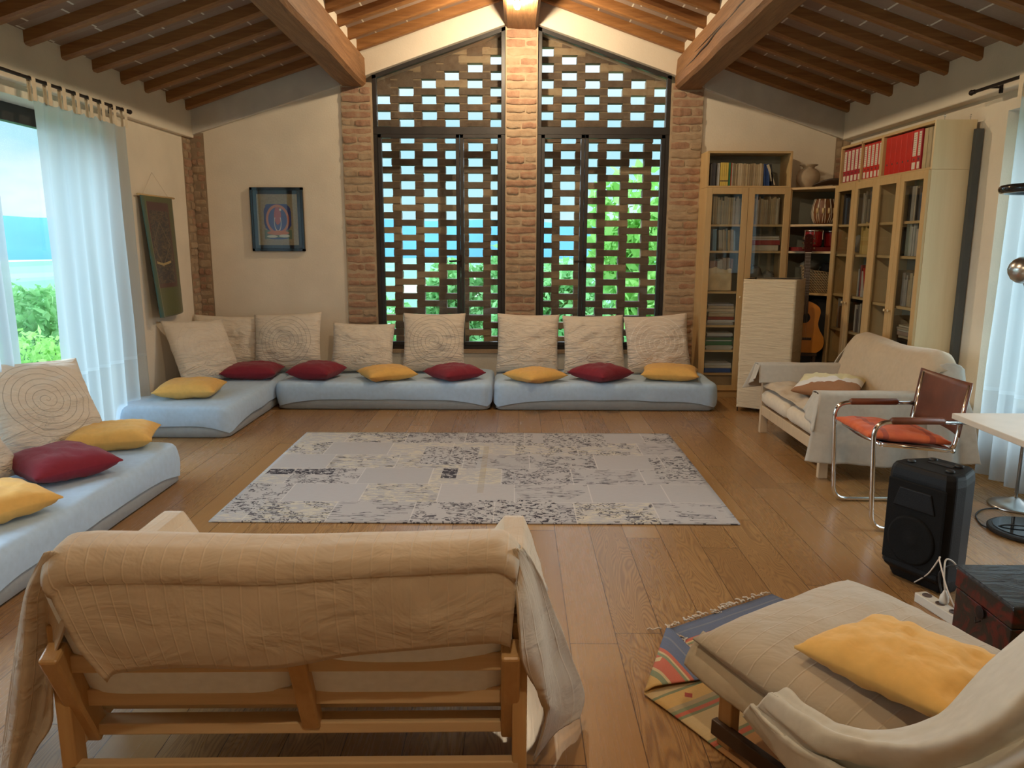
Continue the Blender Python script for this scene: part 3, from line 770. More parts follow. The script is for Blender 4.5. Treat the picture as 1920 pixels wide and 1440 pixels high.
def lean(bottom, yaw, tilt, w, d, h, matk, label, seed, roll=0, grp='cream back cushions'):
    """big cushion standing on its lower edge at bottom (x,y,z), facing direction yaw (0 = towards the viewer, -Y)"""
    Rm = Matrix.Rotation(R(yaw), 3, 'Z') @ Matrix.Rotation(R(tilt), 3, 'X') @ Matrix.Rotation(R(roll), 3, 'Z')
    c = Vector(bottom)+Rm @ Vector((0, d/2, 0))
    o = pillow_mb(w, d, h, .05, seed, wr=.022).build('back_cushion', M[matk], None, smooth=True, merge=True)
    o.location = c; o.rotation_euler = Rm.to_euler()
    return tag(o, label, 'cushion', grp)
Zc = .265
lean((-2.86, 7.30, Zc), 4, 70, .66, .56, .17, 'spiral_faint', 'cream cushion standing in the back corner against the back wall', 2, -2)
lean((-2.22, 7.26, Zc), -3, 73, .67, .58, .18, 'spiral_dark', 'cream spiral cushion against plaster, between the corner and the left brick pillar', 3, 3)
lean((-1.50, 7.26, Zc), 2, 66, .61, .50, .18, 'spiral_faint', 'shortest cream back cushion, in front of the left brick pillar', 4, -1)
lean((-.80, 7.27, Zc), 0, 72, .61, .59, .17, 'spiral_dark', 'cream spiral cushion in front of the left tall window', 5, 0)
lean((.11, 7.27, Zc), -1, 72, .61, .585, .17, 'spiral_faint', 'cream back cushion in front of the middle brick pillar', 6, -1)
lean((.77, 7.27, Zc), 1, 70, .60, .58, .17, 'spiral_faint', 'cream back cushion in front of the right window, without visible spiral', 7, 1)
lean((1.40, 7.27, Zc), -2, 73, .62, .58, .16, 'spiral_white', 'cream cushion with white spiral stitching at the right end of the row', 8, 4)
lean((-2.74, 6.76, Zc), 58, 60, .62, .62, .17, 'spiral_faint', 'cream cushion leaning on the left wall below the hanging textile', 9, -3)
lean((-2.72, 4.36, Zc), 62, 54, .66, .64, .18, 'spiral_dark', 'large cream spiral cushion leaning before the left curtains', 10, -4)
lean((-2.72, 3.60, Zc), 75, 56, .66, .62, .18, 'spiral_dark', 'cream cushion at the left picture edge behind the burgundy pillow', 12, 4)
def throw(x, y, rz, matk, label, seed, w=.44, d=.42, h=.14, z=None, tx=0, ty=0, grp=None):
    m = pillow_mb(w, d, h, .07, seed, n=20, wr=.014)
    o = m.build('throw_pillow', M[matk], None, smooth=True, merge=True)
    o.location = (x, y, (.262+h*.46) if z is None else z); o.rotation_euler = (R(tx), R(ty), R(rz))
    return tag(o, label, 'pillow', grp)
g1, g2 = 'small burgundy pillows', 'small mustard yellow pillows'
throw(-2.46, 6.98, 4, 'red_fab', 'burgundy pillow in the back corner, at the joint of two mattresses', 1, .50, .40, grp=g1)
throw(-1.86, 6.98, -14, 'red_fab', 'burgundy pillow at the left end of the left window mattress', 2, .42, .40, .15, grp=g1)
throw(-.575, 6.98, 38, 'red_fab', 'burgundy pillow at the right end of the left window mattress', 3, .43, .42, .13, grp=g1)
throw(.79, 6.96, 43, 'red_fab', 'burgundy pillow set as a diamond on the right window mattress', 4, .44, .44, .14, grp=g1)
throw(-2.48, 3.96, -36, 'red_fab', 'burgundy pillow on the mattress nearest the viewer at left', 5, .50, .44, .15, grp=g1)
throw(-2.68, 6.12, 8, 'yellow_fab', 'mustard pillow on the corner mattress by the left wall', 6, .48, .44, .14, grp=g2)
throw(-1.20, 6.95, 28, 'yellow_fab', 'mustard pillow between two burgundy ones on the left window mattress', 7, .46, .42, .12, grp=g2)
throw(.18, 6.90, 38, 'yellow_fab', 'mustard pillow at the left end of the right window mattress', 8, .44, .42, .11, grp=g2)
throw(1.45, 7.02, -12, 'yellow_fab', 'mustard pillow at the right end of the row under the white spiral cushion', 9, .52, .44, .13, grp=g2)
throw(-2.50, 4.55, 18, 'yellow_fab', 'mustard pillow at the far end of the mattress nearest the viewer', 10, .50, .42, .14, grp=g2)
throw(-2.42, 3.32, -30, 'yellow_fab', 'mustard pillow cut by the left picture edge', 11, .44, .42, .14, grp=g2)

# ------------------------------------------------------------------ patchwork rug
def rug_mat():
    g = G('grey_patchwork_rug'); c = g.coord(); x, y, z = g.sep(c)
    row = g.math('FLOOR', g.math('DIVIDE', g.math('ADD', y, 5.02), .335))
    xo = g.math('ADD', g.math('ADD', x, 20), g.math('MULTIPLY', g.white(g.comb(row, 2., 3.)), 2.0))
    col_i = g.math('FLOOR', g.math('DIVIDE', xo, .46)); fx = g.math('FRACT', g.math('DIVIDE', xo, .46)); fy = g.math('FRACT', g.math('DIVIDE', g.math('ADD', y, 5.02), .335))
    r1 = g.white(g.comb(col_i, row, 1.)); r2 = g.white(g.comb(col_i, row, 8.)); r3 = g.white(g.comb(col_i, row, 15.))
    base = g.ramp(r1, [(0, (0.40, 0.38, 0.37)), (.4, (0.45, 0.43, 0.42)), (.7, (0.42, 0.40, 0.40)), (1, (0.47, 0.44, 0.42))])
    base = g.mix(g.math('MULTIPLY', g.noise(g.scale(c, (1, 3, 1)), 30, 4), .5), base, (0.34, 0.32, 0.32))
    yel = g.math('MULTIPLY', g.math('GREATER_THAN', r2, .72), g.math('GREATER_THAN', g.noise(g.scale(c, (.6, 2, 1)), 28, 4, .7), .52))
    base = g.mix(g.math('MULTIPLY', yel, .5), base, (0.66, 0.58, 0.38))
    v = g.comb(g.math('ADD', x, g.math('MULTIPLY', r3, 9.)), g.math('MULTIPLY', y, 1.7), 0.)
    n = g.noise(v, 16, 2, .5, 1.2); thin = g.math('LESS_THAN', g.math('ABSOLUTE', g.math('SUBTRACT', n, .5)), .042)
    str_ = g.math('LESS_THAN', g.math('ABSOLUTE', g.math('SUBTRACT', g.noise(g.scale(v, (.35, 1.6, 1)), 16, 2, .5, .5), .5)), .022)
    msk = g.math('GREATER_THAN', r3, .55); msk2 = g.math('MULTIPLY', g.math('GREATER_THAN', r3, .2), g.math('LESS_THAN', r3, .45))
    fade = g.math('GREATER_THAN', g.noise(c, 7, 3), .47)
    dk = g.math('MAXIMUM', g.math('MULTIPLY', thin, msk), g.math('MULTIPLY', str_, msk2)); dk = g.math('MULTIPLY', g.math('MULTIPLY', dk, fade), .92)
    colr = g.mix(dk, base, (0.06, 0.055, 0.065))
    dots = g.math('GREATER_THAN', g.noise(g.scale(c, (1, 1.5, 1)), 34, 2, .5, .8), .56)
    def rect(x0, y0, x1, y1):
        a = g.math('MULTIPLY', g.math('GREATER_THAN', x, x0), g.math('LESS_THAN', x, x1)); b = g.math('MULTIPLY', g.math('GREATER_THAN', y, y0), g.math('LESS_THAN', y, y1))
        return g.math('MULTIPLY', a, b)
    for rc, st, inv in RUG_RECTS:
        pat = g.math('SUBTRACT', 1.0, dots) if inv else dots
        bg_ = (0.42, 0.40, 0.39)
        k = rect(*rc); colr = g.mix(k, colr, bg_) ; colr = g.mix(g.math('MULTIPLY', g.math('MULTIPLY', k, pat), st), colr, (0.035, 0.03, 0.04))
    k = rect(-.01, -.50, .03, .57); colr = g.mix(g.math('MULTIPLY', g.math('MULTIPLY', k, g.noise(c, 20, 3)), .8), colr, (0.34, 0.27, 0.17))
    seam = g.math('MAXIMUM', g.math('LESS_THAN', fx, .016), g.math('LESS_THAN', fy, .016))
    colr = g.mix(g.math('MULTIPLY', seam, .5), colr, (0.62, 0.58, 0.54))
    return g.out(g.bsdf(colr, .95, 0, g.bump(g.noise(c, 300, 2), .5, .002)))
RUG_RECTS = [((-1.42, -.14, -.98, -.02), 1.0, True), ((-.26, -.21, -.16, .01), 1.0, True), ((.06, .62, .36, .95), .7, False), ((-.44, .10, -.04, .56), .95, False),
             ((.01, -.98, .47, -.62), 1.0, False), ((.44, .58, .92, .97), .9, False), ((-1.44, -.86, -1.24, -.60), .95, False), ((1.16, -.2, 1.43, .28), .9, False)]
def rugf(u, v):
    x = (u-.5)*2.90; y = (v-.5)*1.985
    return (x, y, .009+.004*abs(nz(x*1.2, y*.7))+(.010*math.exp(-((x-.02)/.03)**2)*math.exp(-((y-.15)/.5)**2)))
m = MB(); m.grid(rugf, 90, 50); o = m.build('rug', rug_mat(), None, smooth=True, solid=.008); o.location = (-.224, 4.912, 0); tag(o, 'large grey patchwork rug in the middle of the floor', 'rug')

# ------------------------------------------------------------------ curtains
def rod(name_label, X, y0, y1, z, sgn, brk):
    t = thing('curtain_rod', name_label, 'curtain rod', (X, y1, z))
    MB().tube([(0, 0, 0), (0, y0-y1, 0)], .011, 10).build('rod', M['black_iron'], t, smooth=True)
    MB().lathe([(.0, 0), (.012, .0), (.016, .012), (.014, .03), (.019, .045), (.012, .06), (.0, .065)], 12, M=Matrix.Rotation(-pi/2, 4, 'X')).build('finial', M['black_iron'], t, smooth=True)
    for yb in brk:
        m = MB(); m.beam((0, yb-y1, 0), (sgn*.085, yb-y1, 0), .012, .012); m.box(sgn*.078 if sgn > 0 else -.092, .092 if sgn > 0 else -.078, yb-y1-.012, yb-y1+.012, -.035, .035); m.build('bracket', M['black_iron'], t)
    return t
rod('black iron curtain rod over the left window', -3.06, 2.4, 6.22, 2.515, -1, (6.12, 3.2))
rod('black iron curtain rod over the right window', 3.07, 2.4, 5.36, 2.515, 1, (5.22, 3.2))
def curtain(X, y0, y1, ztop, zbot, n, amp, label, seed, tabs, mat='sheer', flare=0.0):
    t = thing('curtain', label, 'curtain', (X, (y0+y1)/2, 0), 0, None); yc = (y0+y1)/2
    def f(u, v):
        z = lerp(ztop, zbot, v); sag = .02*abs(sin(u*pi*tabs))*(1-v)**6
        y = lerp(y0, y1, u)-yc+flare*v*(u-.5)
        a = amp*(.35+.65*min(1, v*1.5))
        x = a*sin(u*2*pi*n+.9*sin(u*9+seed)+.5*nz(v*1.4, u*2, seed))*(.7+.6*nz(u*5, seed))+.01*nz(u*9, v*3)
        return (x, y+.012*nz(u*7, v*2, seed), z-sag)
    m = MB(); m.grid(f, 150, 40); m.build('cloth', M[mat], t, smooth=True)
    for k in range(tabs):
        u = (k+.5)/tabs if tabs > 1 else .5; y = lerp(y0, y1, k/(tabs-1))-yc
        m = MB(); w = .042
        pts = [(-.016, ztop-.02), (-.017, 2.515+.004), (-.008, 2.515+.0145), (.008, 2.515+.0145), (.017, 2.515+.004), (.016, ztop-.02)]
        vs_ = []; fs = []
        for (a, b) in pts: vs_ += [(a, y-w/2, b), (a, y+w/2, b)]
        for i in range(len(pts)-1): fs.append((2*i, 2*i+1, 2*i+3, 2*i+2))
        m.add(vs_, fs); m.build('tab', M['futon_cream'], t)
    return t
curtain(-3.06, 5.02, 6.16, 2.40, .03, 6.5, .045, 'sheer white tab top curtain drawn to the far side of the left window', 3, 8)
curtain(-3.05, 3.60, 4.56, 2.40, .03, 8, .045, 'sheer white curtain at the left picture edge', 5, 8)
curtain(3.07, 3.75, 4.86, 2.40, .03, 8, .05, 'sheer white curtain before the right window', 7, 8)
# ------------------------------------------------------------------ furniture helpers
def net(rows, name, mat, parent=None, sub=2, solid=.006, wr=.006, seed=0, uvs=(1, 1), loc=(0, 0, 0), offset=0, folds=0, famp=.0, N_=(48, 36)):
    """soft cloth through a net of measured points"""
    L = Vector(loc); m = MB()
    def f(u, v):
        q = [crv(r, u) for r in rows]; p = crv(q, v)
        d = wr*nz(u*6+seed, v*8, 1)+wr*.5*nz(u*15, v*19, seed)
        if folds: d += famp*sin(2*pi*folds*v+3*nz(u*2.2, v*2, 4))*(.5+.5*sin(pi*u))
        return (p[0]-L.x+d*.4, p[1]-L.y-d*.5, p[2]-L.z+d)
    m.grid(f, N_[0], N_[1], uvf=lambda u, v: (u*uvs[0], v*uvs[1]))
    return m.build(name, mat, parent, smooth=True, solid=solid, offset=offset)
def boxpad(w, d, th, seed=0):
    m = MB(); h = th/2
    shell(m, w, d, [(.3*min(w, d), -h), (.06, -h), (.02, -h*.8), (0, -h*.4), (0, h*.4), (.02, h*.8), (.06, h), (.15, h+.006), (.22, h+.008)], .05, n=100, seed=seed, wob=.006)
    return m
def sofa(label, loc, rz, wmat, lmat, cmat, D=.86):
    """local: width along x, back at y=0, seat front at y=.8, facing +y"""
    t = thing('sofa', label, 'sofa', loc, rz, None)
    W = .605
    for s in (-1, 1):
        m = MB(); m.beam((s*(W-.025), .125, .155), (s*(W-.025), -.035, .49), .05, .065, up=(0, 1, 0)); m.build('back_post', M['sofa_wood_z'], t, bevel=.008)
        m = MB(); m.box(s*W-.02, s*W+.02, .02, .075, 0, .53); m.build('leg', M[lmat], t, bevel=.004)
        m = MB(); m.box(s*W-.02, s*W+.02, D-.10, D-.04, 0, .53); m.build('leg', M[lmat], t, bevel=.004)
        m = MB(); m.box(s*W-.024, s*W+.024, .10, D-.02, .53, .556); m.build('armrest', M[wmat], t, bevel=.006)
        m = MB(); m.box(s*W-.018, s*W+.018, .075, D-.10, .15, .22); m.build('side_rail', M[wmat], t, bevel=.004)
    m = MB(); m.beam((0.03, .105, .19), (0.03, -.02, .475), .05, .045, up=(0, 1, 0)); m.build('back_post', M['sofa_wood_z'], t, bevel=.006)
    for z0, z1, dy, th in ((.165, .200, .0, .055), (.278, .326, -.0, .022), (.410, .460, -.0, .022)):
        zc = (z0+z1)/2; y = lerp(.105, -.02, (zc-.19)/.285)+.008
        m = MB(); m.box(-W+.03, W-.03, y-th/2, y+th/2, z0, z1); m.build('back_rail', M[wmat], t, bevel=.004)
    m = MB(); m.box(-W, W, .02, .05, .08, .125); m.build('cross_bar', M[wmat], t, bevel=.004)
    m = MB(); m.box(-W, W, D-.07, D-.045, .15, .23); m.build('front_rail', M[lmat], t, bevel=.004)
    m = MB()
    for k in range(6): m.box(-W+.02, W-.02, .15+k*(D-.30)/6, .20+k*(D-.30)/6, .205, .225)
    m.build('slats', M[wmat], t)
    for s in (-1, 1):
        m = boxpad(.575, D-.14, .13, 3+s); o = m.build('seat_cushion', M[cmat], t, smooth=True, merge=True); o.location = (s*.29, .12+(D-.14)/2, .305)
        m = boxpad(.575, .50, .12, 7+s); o = m.build('back_pad', M[cmat], t, smooth=True, merge=True); o.location = (s*.285, .048, .485); o.rotation_euler = (R(113), 0, 0)
    return t
sofa('low pine slatted sofa seen from behind, in the foreground', (-.59, 1.80, 0), R(1.3), 'sofa_wood', 'sofa_wood_z', 'white_fab', .73)
# blanket over the near sofa
def throw_blanket():
    t = thing('blanket', 'beige pintucked blanket thrown over the back of the foreground sofa', 'blanket', (-.59, 1.80, 0), 0)
    prof = [(.30, .43), (.22, .50), (.17, .60), (.13, .70), (.08, .765), (.0, .79), (-.07, .79), (-.105, .765), (-.112, .735), (-.100, .725), (-.098, .66), (-.09, .58), (-.075, .53), (-.06, .49)]
    ln = [0]
    for a, b in zip(prof[:-1], prof[1:]): ln.append(ln[-1]+sqrt((a[0]-b[0])**2+(a[1]-b[1])**2))
    def f(u, v):
        s = v*ln[-1]; k = 0
        while k < len(ln)-2 and ln[k+1] < s: k += 1
        q = (s-ln[k])/(ln[k+1]-ln[k]); y = lerp(prof[k][0], prof[k+1][0], q); z = lerp(prof[k][1], prof[k+1][1], q)
        x = lerp(-.555, .60, u); y -= .028*(1-u)-.01
        low = max(0, (v-.55)/.45)
        hem = lerp(.0, 1, low)*(-.040*(1-u)**1.0+.05*u**2+.010*sin(u*11)+.010*nz(u*5, 2))
        w = .008*nz(u*4, v*4, 1)+.004*nz(u*13, v*9, 2)*v
        z += hem-.016*exp_(u, .50, .28)*(1 if v < .5 else .6)+w*.6
        y += -w*1.3*(0.4+low) - .010*low*sin(u*9+1)
        ee = max(0, (abs(2*u-1)-.90)/.10); z -= .045*ee**2*(1-.6*low)
        # taper: left hem drawn in towards the middle
        x += low**1.3*(.13*(1-u)**6-.02*u**5)
        return (x, y, z)
    def exp_(u, c, w): return math.exp(-((u-c)/w)**2)
    m = MB(); m.grid(f, 110, 60, uvf=lambda u, v: (u*1.155, v*ln[-1])); m.build('cloth', M['blanket'], t, smooth=True, solid=.006)
    # corner falls
    O = Vector((-.59, 1.80, 0))
    R_ = [[(-0.007, 1.753, 0.77), (0.001, 1.724, 0.785), (0.012, 1.73, 0.78), (0.016, 1.75, 0.775)], [(0.007, 1.70, 0.65), (0.033, 1.75, 0.66), (0.049, 1.848, 0.65), (0.064, 1.86, 0.66)],
          [(0.014, 1.73, 0.52), (0.067, 1.80, 0.5), (0.081, 1.95, 0.47), (0.114, 2.006, 0.47)], [(0.028, 1.77, 0.44), (0.083, 1.84, 0.38), (0.101, 2.018, 0.33), (0.163, 2.116, 0.3)],
          [(0.063, 1.83, 0.33), (0.097, 1.88, 0.27), (0.134, 2.062, 0.2), (0.21, 2.202, 0.14)], [(0.084, 1.91, 0.2), (0.102, 1.932, 0.2), (0.138, 2.063, 0.12), (0.226, 2.224, 0.06)],
          [(0.056, 1.949, 0.04), (0.08, 1.973, 0.06), (0.132, 2.074, 0.05), (0.204, 2.161, 0.03)]]
    L_ = [[(-1.121, 1.695, 0.78), (-1.103, 1.69, 0.785), (-1.09, 1.695, 0.78), (-1.067, 1.691, 0.77)], [(-1.211, 1.748, 0.66), (-1.188, 1.733, 0.66), (-1.157, 1.755, 0.64), (-1.10, 1.72, 0.60)],
          [(-1.295, 1.816, 0.5), (-1.249, 1.787, 0.52), (-1.23, 1.843, 0.48), (-1.17, 1.76, 0.47)], [(-1.347, 1.844, 0.36), (-1.29, 1.815, 0.38), (-1.28, 1.88, 0.34), (-1.215, 1.80, 0.33)],
          [(-1.398, 1.874, 0.22), (-1.333, 1.843, 0.25), (-1.331, 1.904, 0.2), (-1.255, 1.84, 0.22)], [(-1.436, 1.892, 0.1), (-1.385, 1.865, 0.12), (-1.387, 1.908, 0.08), (-1.33, 1.879, 0.12)],
          [(-1.466, 1.908, 0.02), (-1.414, 1.872, 0.04), (-1.406, 1.887, 0.02), (-1.376, 1.883, 0.04)]]
    net(R_, 'corner_fall', M['blanket'], t, loc=O, uvs=(.25, .8)); net(L_, 'corner_fall', M['blanket'], t, loc=O, uvs=(.25, .8))
    # over the arms
    for (xc, top, sl, sr, y0, y1) in ((.02-.025, .572, .10, .16, 1.86, 2.50), (-1.205, .575, .20, .26, 1.90, 2.52)):
        m = MB()
        def g(u, v, xc=xc, top=top, sl=sl, sr=sr, y0=y0, y1=y1):
            y = lerp(y0, y1, v); a = 2*u-1; dz = max(0, abs(a)-.28)
            spread = (sl if a > 0 else sr)*(.45+.55*v)
            x = xc+(a*.12 if abs(a) < .28 else (.034+(abs(a)-.28)*spread*1.2)*(1 if a > 0 else -1))
            z = top-dz**1.15*.34-.004*(a*a)
            y2 = y+ (.02*max(0, v-.8)*5)*(1) - dz*.10*v
            return (x-O.x+.006*nz(a*5, v*6), y2-O.y, z+.008*nz(a*4, v*5, 3)*min(1, dz*4))
        m.grid(g, 36, 36, uvf=lambda u, v: (u*.7, v*.6)); m.build('arm_cover', M['blanket'], t, smooth=True, solid=.005)
        m = MB()
        def g2(u, v, xc=xc, top=top, sl=sl, sr=sr, y1=y1):
            a = 2*u-1; p = g(u, 1.0); dz = v*.20
            return (p[0]*1.0, p[1]+.03*sin(v*pi/2)+.01*sin(a*9)*v, max(.12, p[2]-dz-(.02*(1-v))))
        m.grid(g2, 30, 12, uvf=lambda u, v: (u*.7, .6+v*.3)); m.build('arm_cover', M['blanket'], t, smooth=True, solid=.005)
    return t
throw_blanket()

# ---- second sofa, against the right wall, facing -X
S2 = (2.80, 5.39, 0)
sofa('low pale-legged sofa under linen covers along the right wall', S2, pi/2, 'sofa_pale', 'sofa_pale', 'futon_cream')
def cover2():
    """world -> local of sofa 2: x = Y-5.39, y = 2.80-X"""
    t = thing('sofa_cover', 'tan and grey linen cloth draped over the sofa beside the right wall', 'sofa cover', S2, pi/2)
    def prof_surface(prof, x0, x1, name, mat, wob=.012, nu=50, nv=50, hemf=None, seed=0, uv=True, edge=None):
        ln = [0]
        for a, b in zip(prof[:-1], prof[1:]): ln.append(ln[-1]+sqrt((a[0]-b[0])**2+(a[1]-b[1])**2))
        def f(u, v):
            s = v*ln[-1]; k = 0
            while k < len(ln)-2 and ln[k+1] < s: k += 1
            q = (s-ln[k])/(ln[k+1]-ln[k]); y = lerp(prof[k][0], prof[k+1][0], q); z = lerp(prof[k][1], prof[k+1][1], q)
            x = lerp(x0, x1, u)
            w = wob*nz(u*7+seed, v*5, seed)+wob*.4*nz(u*18, v*12, seed)
            if edge: x, y, z = edge(u, v, x, y, z)
            return (x, y+w, z+w*.5)
        m = MB(); m.grid(f, nu, nv, uvf=lambda u, v: (u*(x1-x0), v*ln[-1])); return m.build(name, M[mat], t, smooth=True, solid=.005)
    # back cover: up the front of the back pads, over the top and down behind
    def e1(u, v, x, y, z):
        k = max(0, 1-abs(v-.5)/.5)
        end = max(0, (abs(2*u-1)-.80)/.20)
        z -= .10*end**1.6*(z > .5)*(z-.45)/.35 + .0
        z += .012*sin(u*8+1)*k
        return x, y, z
    prof_surface([(.30, .40), (.235, .47), (.21, .60), (.18, .74), (.13, .80), (.06, .82), (.0, .80), (-.03, .74), (-.03, .55), (-.03, .35)], -.66, .64, 'back_cover', 'cover_plain', edge=e1)
    # seat cover, crumpled
    def e2(u, v, x, y, z):
        return x, y, z+.016*nz(u*6, v*7, 9)+(.012*abs(sin(v*14+u*5)))*(1 if v > .3 else .4)
    prof_surface([(.22, .445), (.45, .425), (.70, .425), (.79, .42), (.83, .395)], -.545, .55, 'seat_cover', 'cover_plain', edge=e2, wob=.02)
    # arms
    for s, nm, outer in ((1, 'arm_cover', .35), (-1, 'arm_cover', .13)):
        m = MB(); xc = s*.605
        def g(u, v, s=s, xc=xc, outer=outer):
            # u: inner hem -> top -> outer hem ; v: back -> front
            y = lerp(-.02, .87, v); L1, L2, L3 = .14, .10, .565-outer; T = L1+L2+L3; q = u*T
            if q < L1: x = xc-s*(.052+.03*(1-q/L1)); z = .565-(L1-q)
            elif q < L1+L2: x = xc+s*(-.05+(q-L1)); z = .570+.004*sin((q-L1)/L2*pi)
            else:
                r = (q-L1-L2)/L3; z = .565-r*L3-.02*sin(v*5+s)*r; x = xc+s*(.052+.055*r**.8+.026*r*sin(v*17+s)+.012*r*nz(v*9, 3))
                y += (v-.5)*.16*r
            return (x+.004*nz(u*5, v*9), y, z+.004*nz(u*5, v*8, 2))
        m.grid(g, 60, 50, uvf=lambda u, v: (v*.9, u*.6)); m.build(nm, M['cover_lin'], t, smooth=True, solid=.005)
        m = MB()
        def h(u, v, s=s, xc=xc, outer=outer):  # the front end of the arm
            a = 2*u-1; x = xc+a*(.055+.05*v); z = .565-v*(.15 if s > 0 else .18)-(.05*v*(a*s)); return (x, .865+.045*v+.01*sin(a*6)*v, z+.006*nz(a*3, v*4))
        m.grid(h, 20, 12); m.build('arm_cover', M['cover_lin'], t, smooth=True, solid=.005)
    # near corner, cloth falling from the back top down to the side drape
    N_ = [[(-.60, .16, .72), (-.64, .08, .77), (-.65, .0, .76), (-.63, -.05, .72)], [(-.64, .22, .60), (-.69, .10, .62), (-.71, .0, .60), (-.68, -.06, .56)],
          [(-.68, .20, .48), (-.74, .10, .46), (-.73, .0, .44), (-.75, -.08, .42)], [(-.71, .18, .30), (-.77, .08, .28), (-.74, .0, .28), (-.78, -.10, .26)], [(-.72, .17, .14), (-.80, .06, .13), (-.75, -.02, .14), (-.80, -.12, .15)]]
    net(N_, 'corner_fall', M['cover_lin'], t, uvs=(.3, .7))
    N2 = [[(.60, .16, .72), (.65, .08, .76), (.65, .0, .75), (.62, -.04, .72)], [(.63, .24, .58), (.68, .12, .60), (.68, .0, .58), (.66, -.05, .56)], [(.66, .26, .45), (.70, .12, .44), (.70, .0, .44), (.68, -.05, .42)]]
    net(N2, 'corner_fall', M['cover_lin'], t, uvs=(.3, .5))
    return t
cover2()
m = pillow_mb(.52, .44, .10, .04, 5, wr=.02)
def patch_mat():
    g = G('patchwork_pillow'); c = g.coord(); x, y, z = g.sep(c)
    d = g.math('ADD', g.math('ADD', x, g.math('MULTIPLY', y, .5)), g.math('MULTIPLY', g.noise(c, 5, 2), .08))
    col = g.ramp(g.math('ADD', g.math('MULTIPLY', d, 1.6), .5), [(0, (.30, .14, .06)), (.36, (.30, .13, .06)), (.38, (.70, .66, .60)), (.60, (.72, .68, .60)), (.62, (.66, .60, .36)), (1, (.66, .60, .38))], 'CONSTANT')
    return g.out(g.bsdf(col, .85, 0, g.bump(g.noise(c, 7, 3), .5, .02)))
o = m.build('sofa_pillow', patch_mat(), None, smooth=True, merge=True); o.location = (2.28, 5.42, .50); o.rotation_euler = (0, R(-4), R(60)); tag(o, 'flat brown, white and pale yellow pillow lying on the linen covered sofa', 'pillow')

# ---- lounge chair at the lower right
LA = R(32.5); LO = (.87, 2.30, 0)
M['cover_lin2'] = fabric('grey_beige_linen_edge', (0.46, 0.40, 0.30), 0.5, 6)
t = thing('lounge_chair', 'low wooden lounge chair with a grey-beige cushion at the lower right', 'lounge chair', LO, LA)
m = MB()
for k in range(7): m.box(-.30, .30, -.12-k*.09, -.065-k*.09, .225-.01*k, .245-.01*k)
m.build('slats', M['sofa_wood_z'], t, bevel=.003)
for s in (-1, 1):
    m = MB(); m.beam((s*.31, -.02, .22), (s*.31, -.78, .13), .028, .06); m.build('side_rail', M['dark_wood'], t, bevel=.004)
    m = MB(); m.box(s*.31-.02, s*.31+.02, -.10, -.05, 0, .22); m.build('leg', M['sofa_wood_z'], t, bevel=.004)
    m = MB(); m.box(s*.31-.02, s*.31+.02, -.66, -.61, 0, .15); m.build('leg', M['sofa_wood_z'], t, bevel=.004)
    m = MB(); m.beam((s*.335, -.04, .065), (s*.335, -.95, .045), .025, .05); m.build('floor_rail', M['dark_wood'], t, bevel=.004)
m = pillow_mb(.76, .70, .17, .0, 4, n=30, wr=.012)
o = m.build('cushion', M['cover_grey_v'] if 'cover_grey_v' in M else tuck('linen_pintuck_cover_across', (0.46, 0.39, 0.29), 0.058, axis=1), t, smooth=True, merge=True); o.location = (.0, -.33, .305); o.rotation_euler = (R(5), 0, 0)
m = MB()   # the cover's side falling over the left edge
def lf(u, v):
    y = lerp(.03, -.62, u); x = -.372-.02*sin(v*pi/2)-.008*sin(u*13)*v; z = lerp(.335, .335-.09, u)*1.0-v*(.085+.02*u)
    return (x+.05*(1-v)**2, y, z+.004*nz(u*6, v*4))
m.grid(lf, 50, 14, uvf=lambda u, v: (v*.1, u*.65)); m.build('cushion_skirt', M['cover_lin2'], t, smooth=True, solid=.008)
Wt = [[(0.707, 1.79, 0.37), (0.754, 1.626, 0.39), (0.832, 1.547, 0.42), (0.935, 1.523, 0.47), (1.065, 1.584, 0.55), (1.207, 1.647, 0.62)], [(0.663, 1.796, 0.35), (0.712, 1.563, 0.40), (0.788, 1.441, 0.46), (0.867, 1.364, 0.53), (0.951, 1.339, 0.62), (1.036, 1.358, 0.70)],
      [(0.65, 1.825, 0.30), (0.70, 1.603, 0.33), (0.79, 1.497, 0.36), (0.885, 1.396, 0.44), (0.981, 1.350, 0.53), (1.059, 1.345, 0.62)], [(0.638, 1.858, 0.28), (0.687, 1.60, 0.31), (0.765, 1.455, 0.36), (0.875, 1.363, 0.42), (0.955, 1.297, 0.52), (1.012, 1.272, 0.6)],
      [(0.639, 1.901, 0.22), (0.699, 1.671, 0.21), (0.797, 1.542, 0.23), (0.937, 1.459, 0.28), (1.045, 1.40, 0.36), (1.12, 1.40, 0.43)]]
o = net(Wt, 'folded_throw', M['white_throw'], None, loc=(.9, 1.5, 0), uvs=(.8, .4), solid=.012, folds=4.5, famp=.014, wr=.012, N_=(90, 90)); o.location = (.9, 1.5, 0); o.name = 'folded_throw'
tag(o, 'off-white throw bunched in thick folds over the back of the lounge chair', 'throw')
m = pillow_mb(.345, .45, .11, .03, 9, n=24, wr=.02)
o = m.build('throw_pillow', M['yellow_fab'], None, smooth=True, merge=True); o.location = (1.03, 1.81, .44); o.rotation_euler = (Matrix.Rotation(LA-R(4), 3, 'Z') @ Matrix.Rotation(R(-6), 3, 'X')).to_euler()
tag(o, 'large mustard pillow lying on the lounge chair in the foreground', 'pillow')

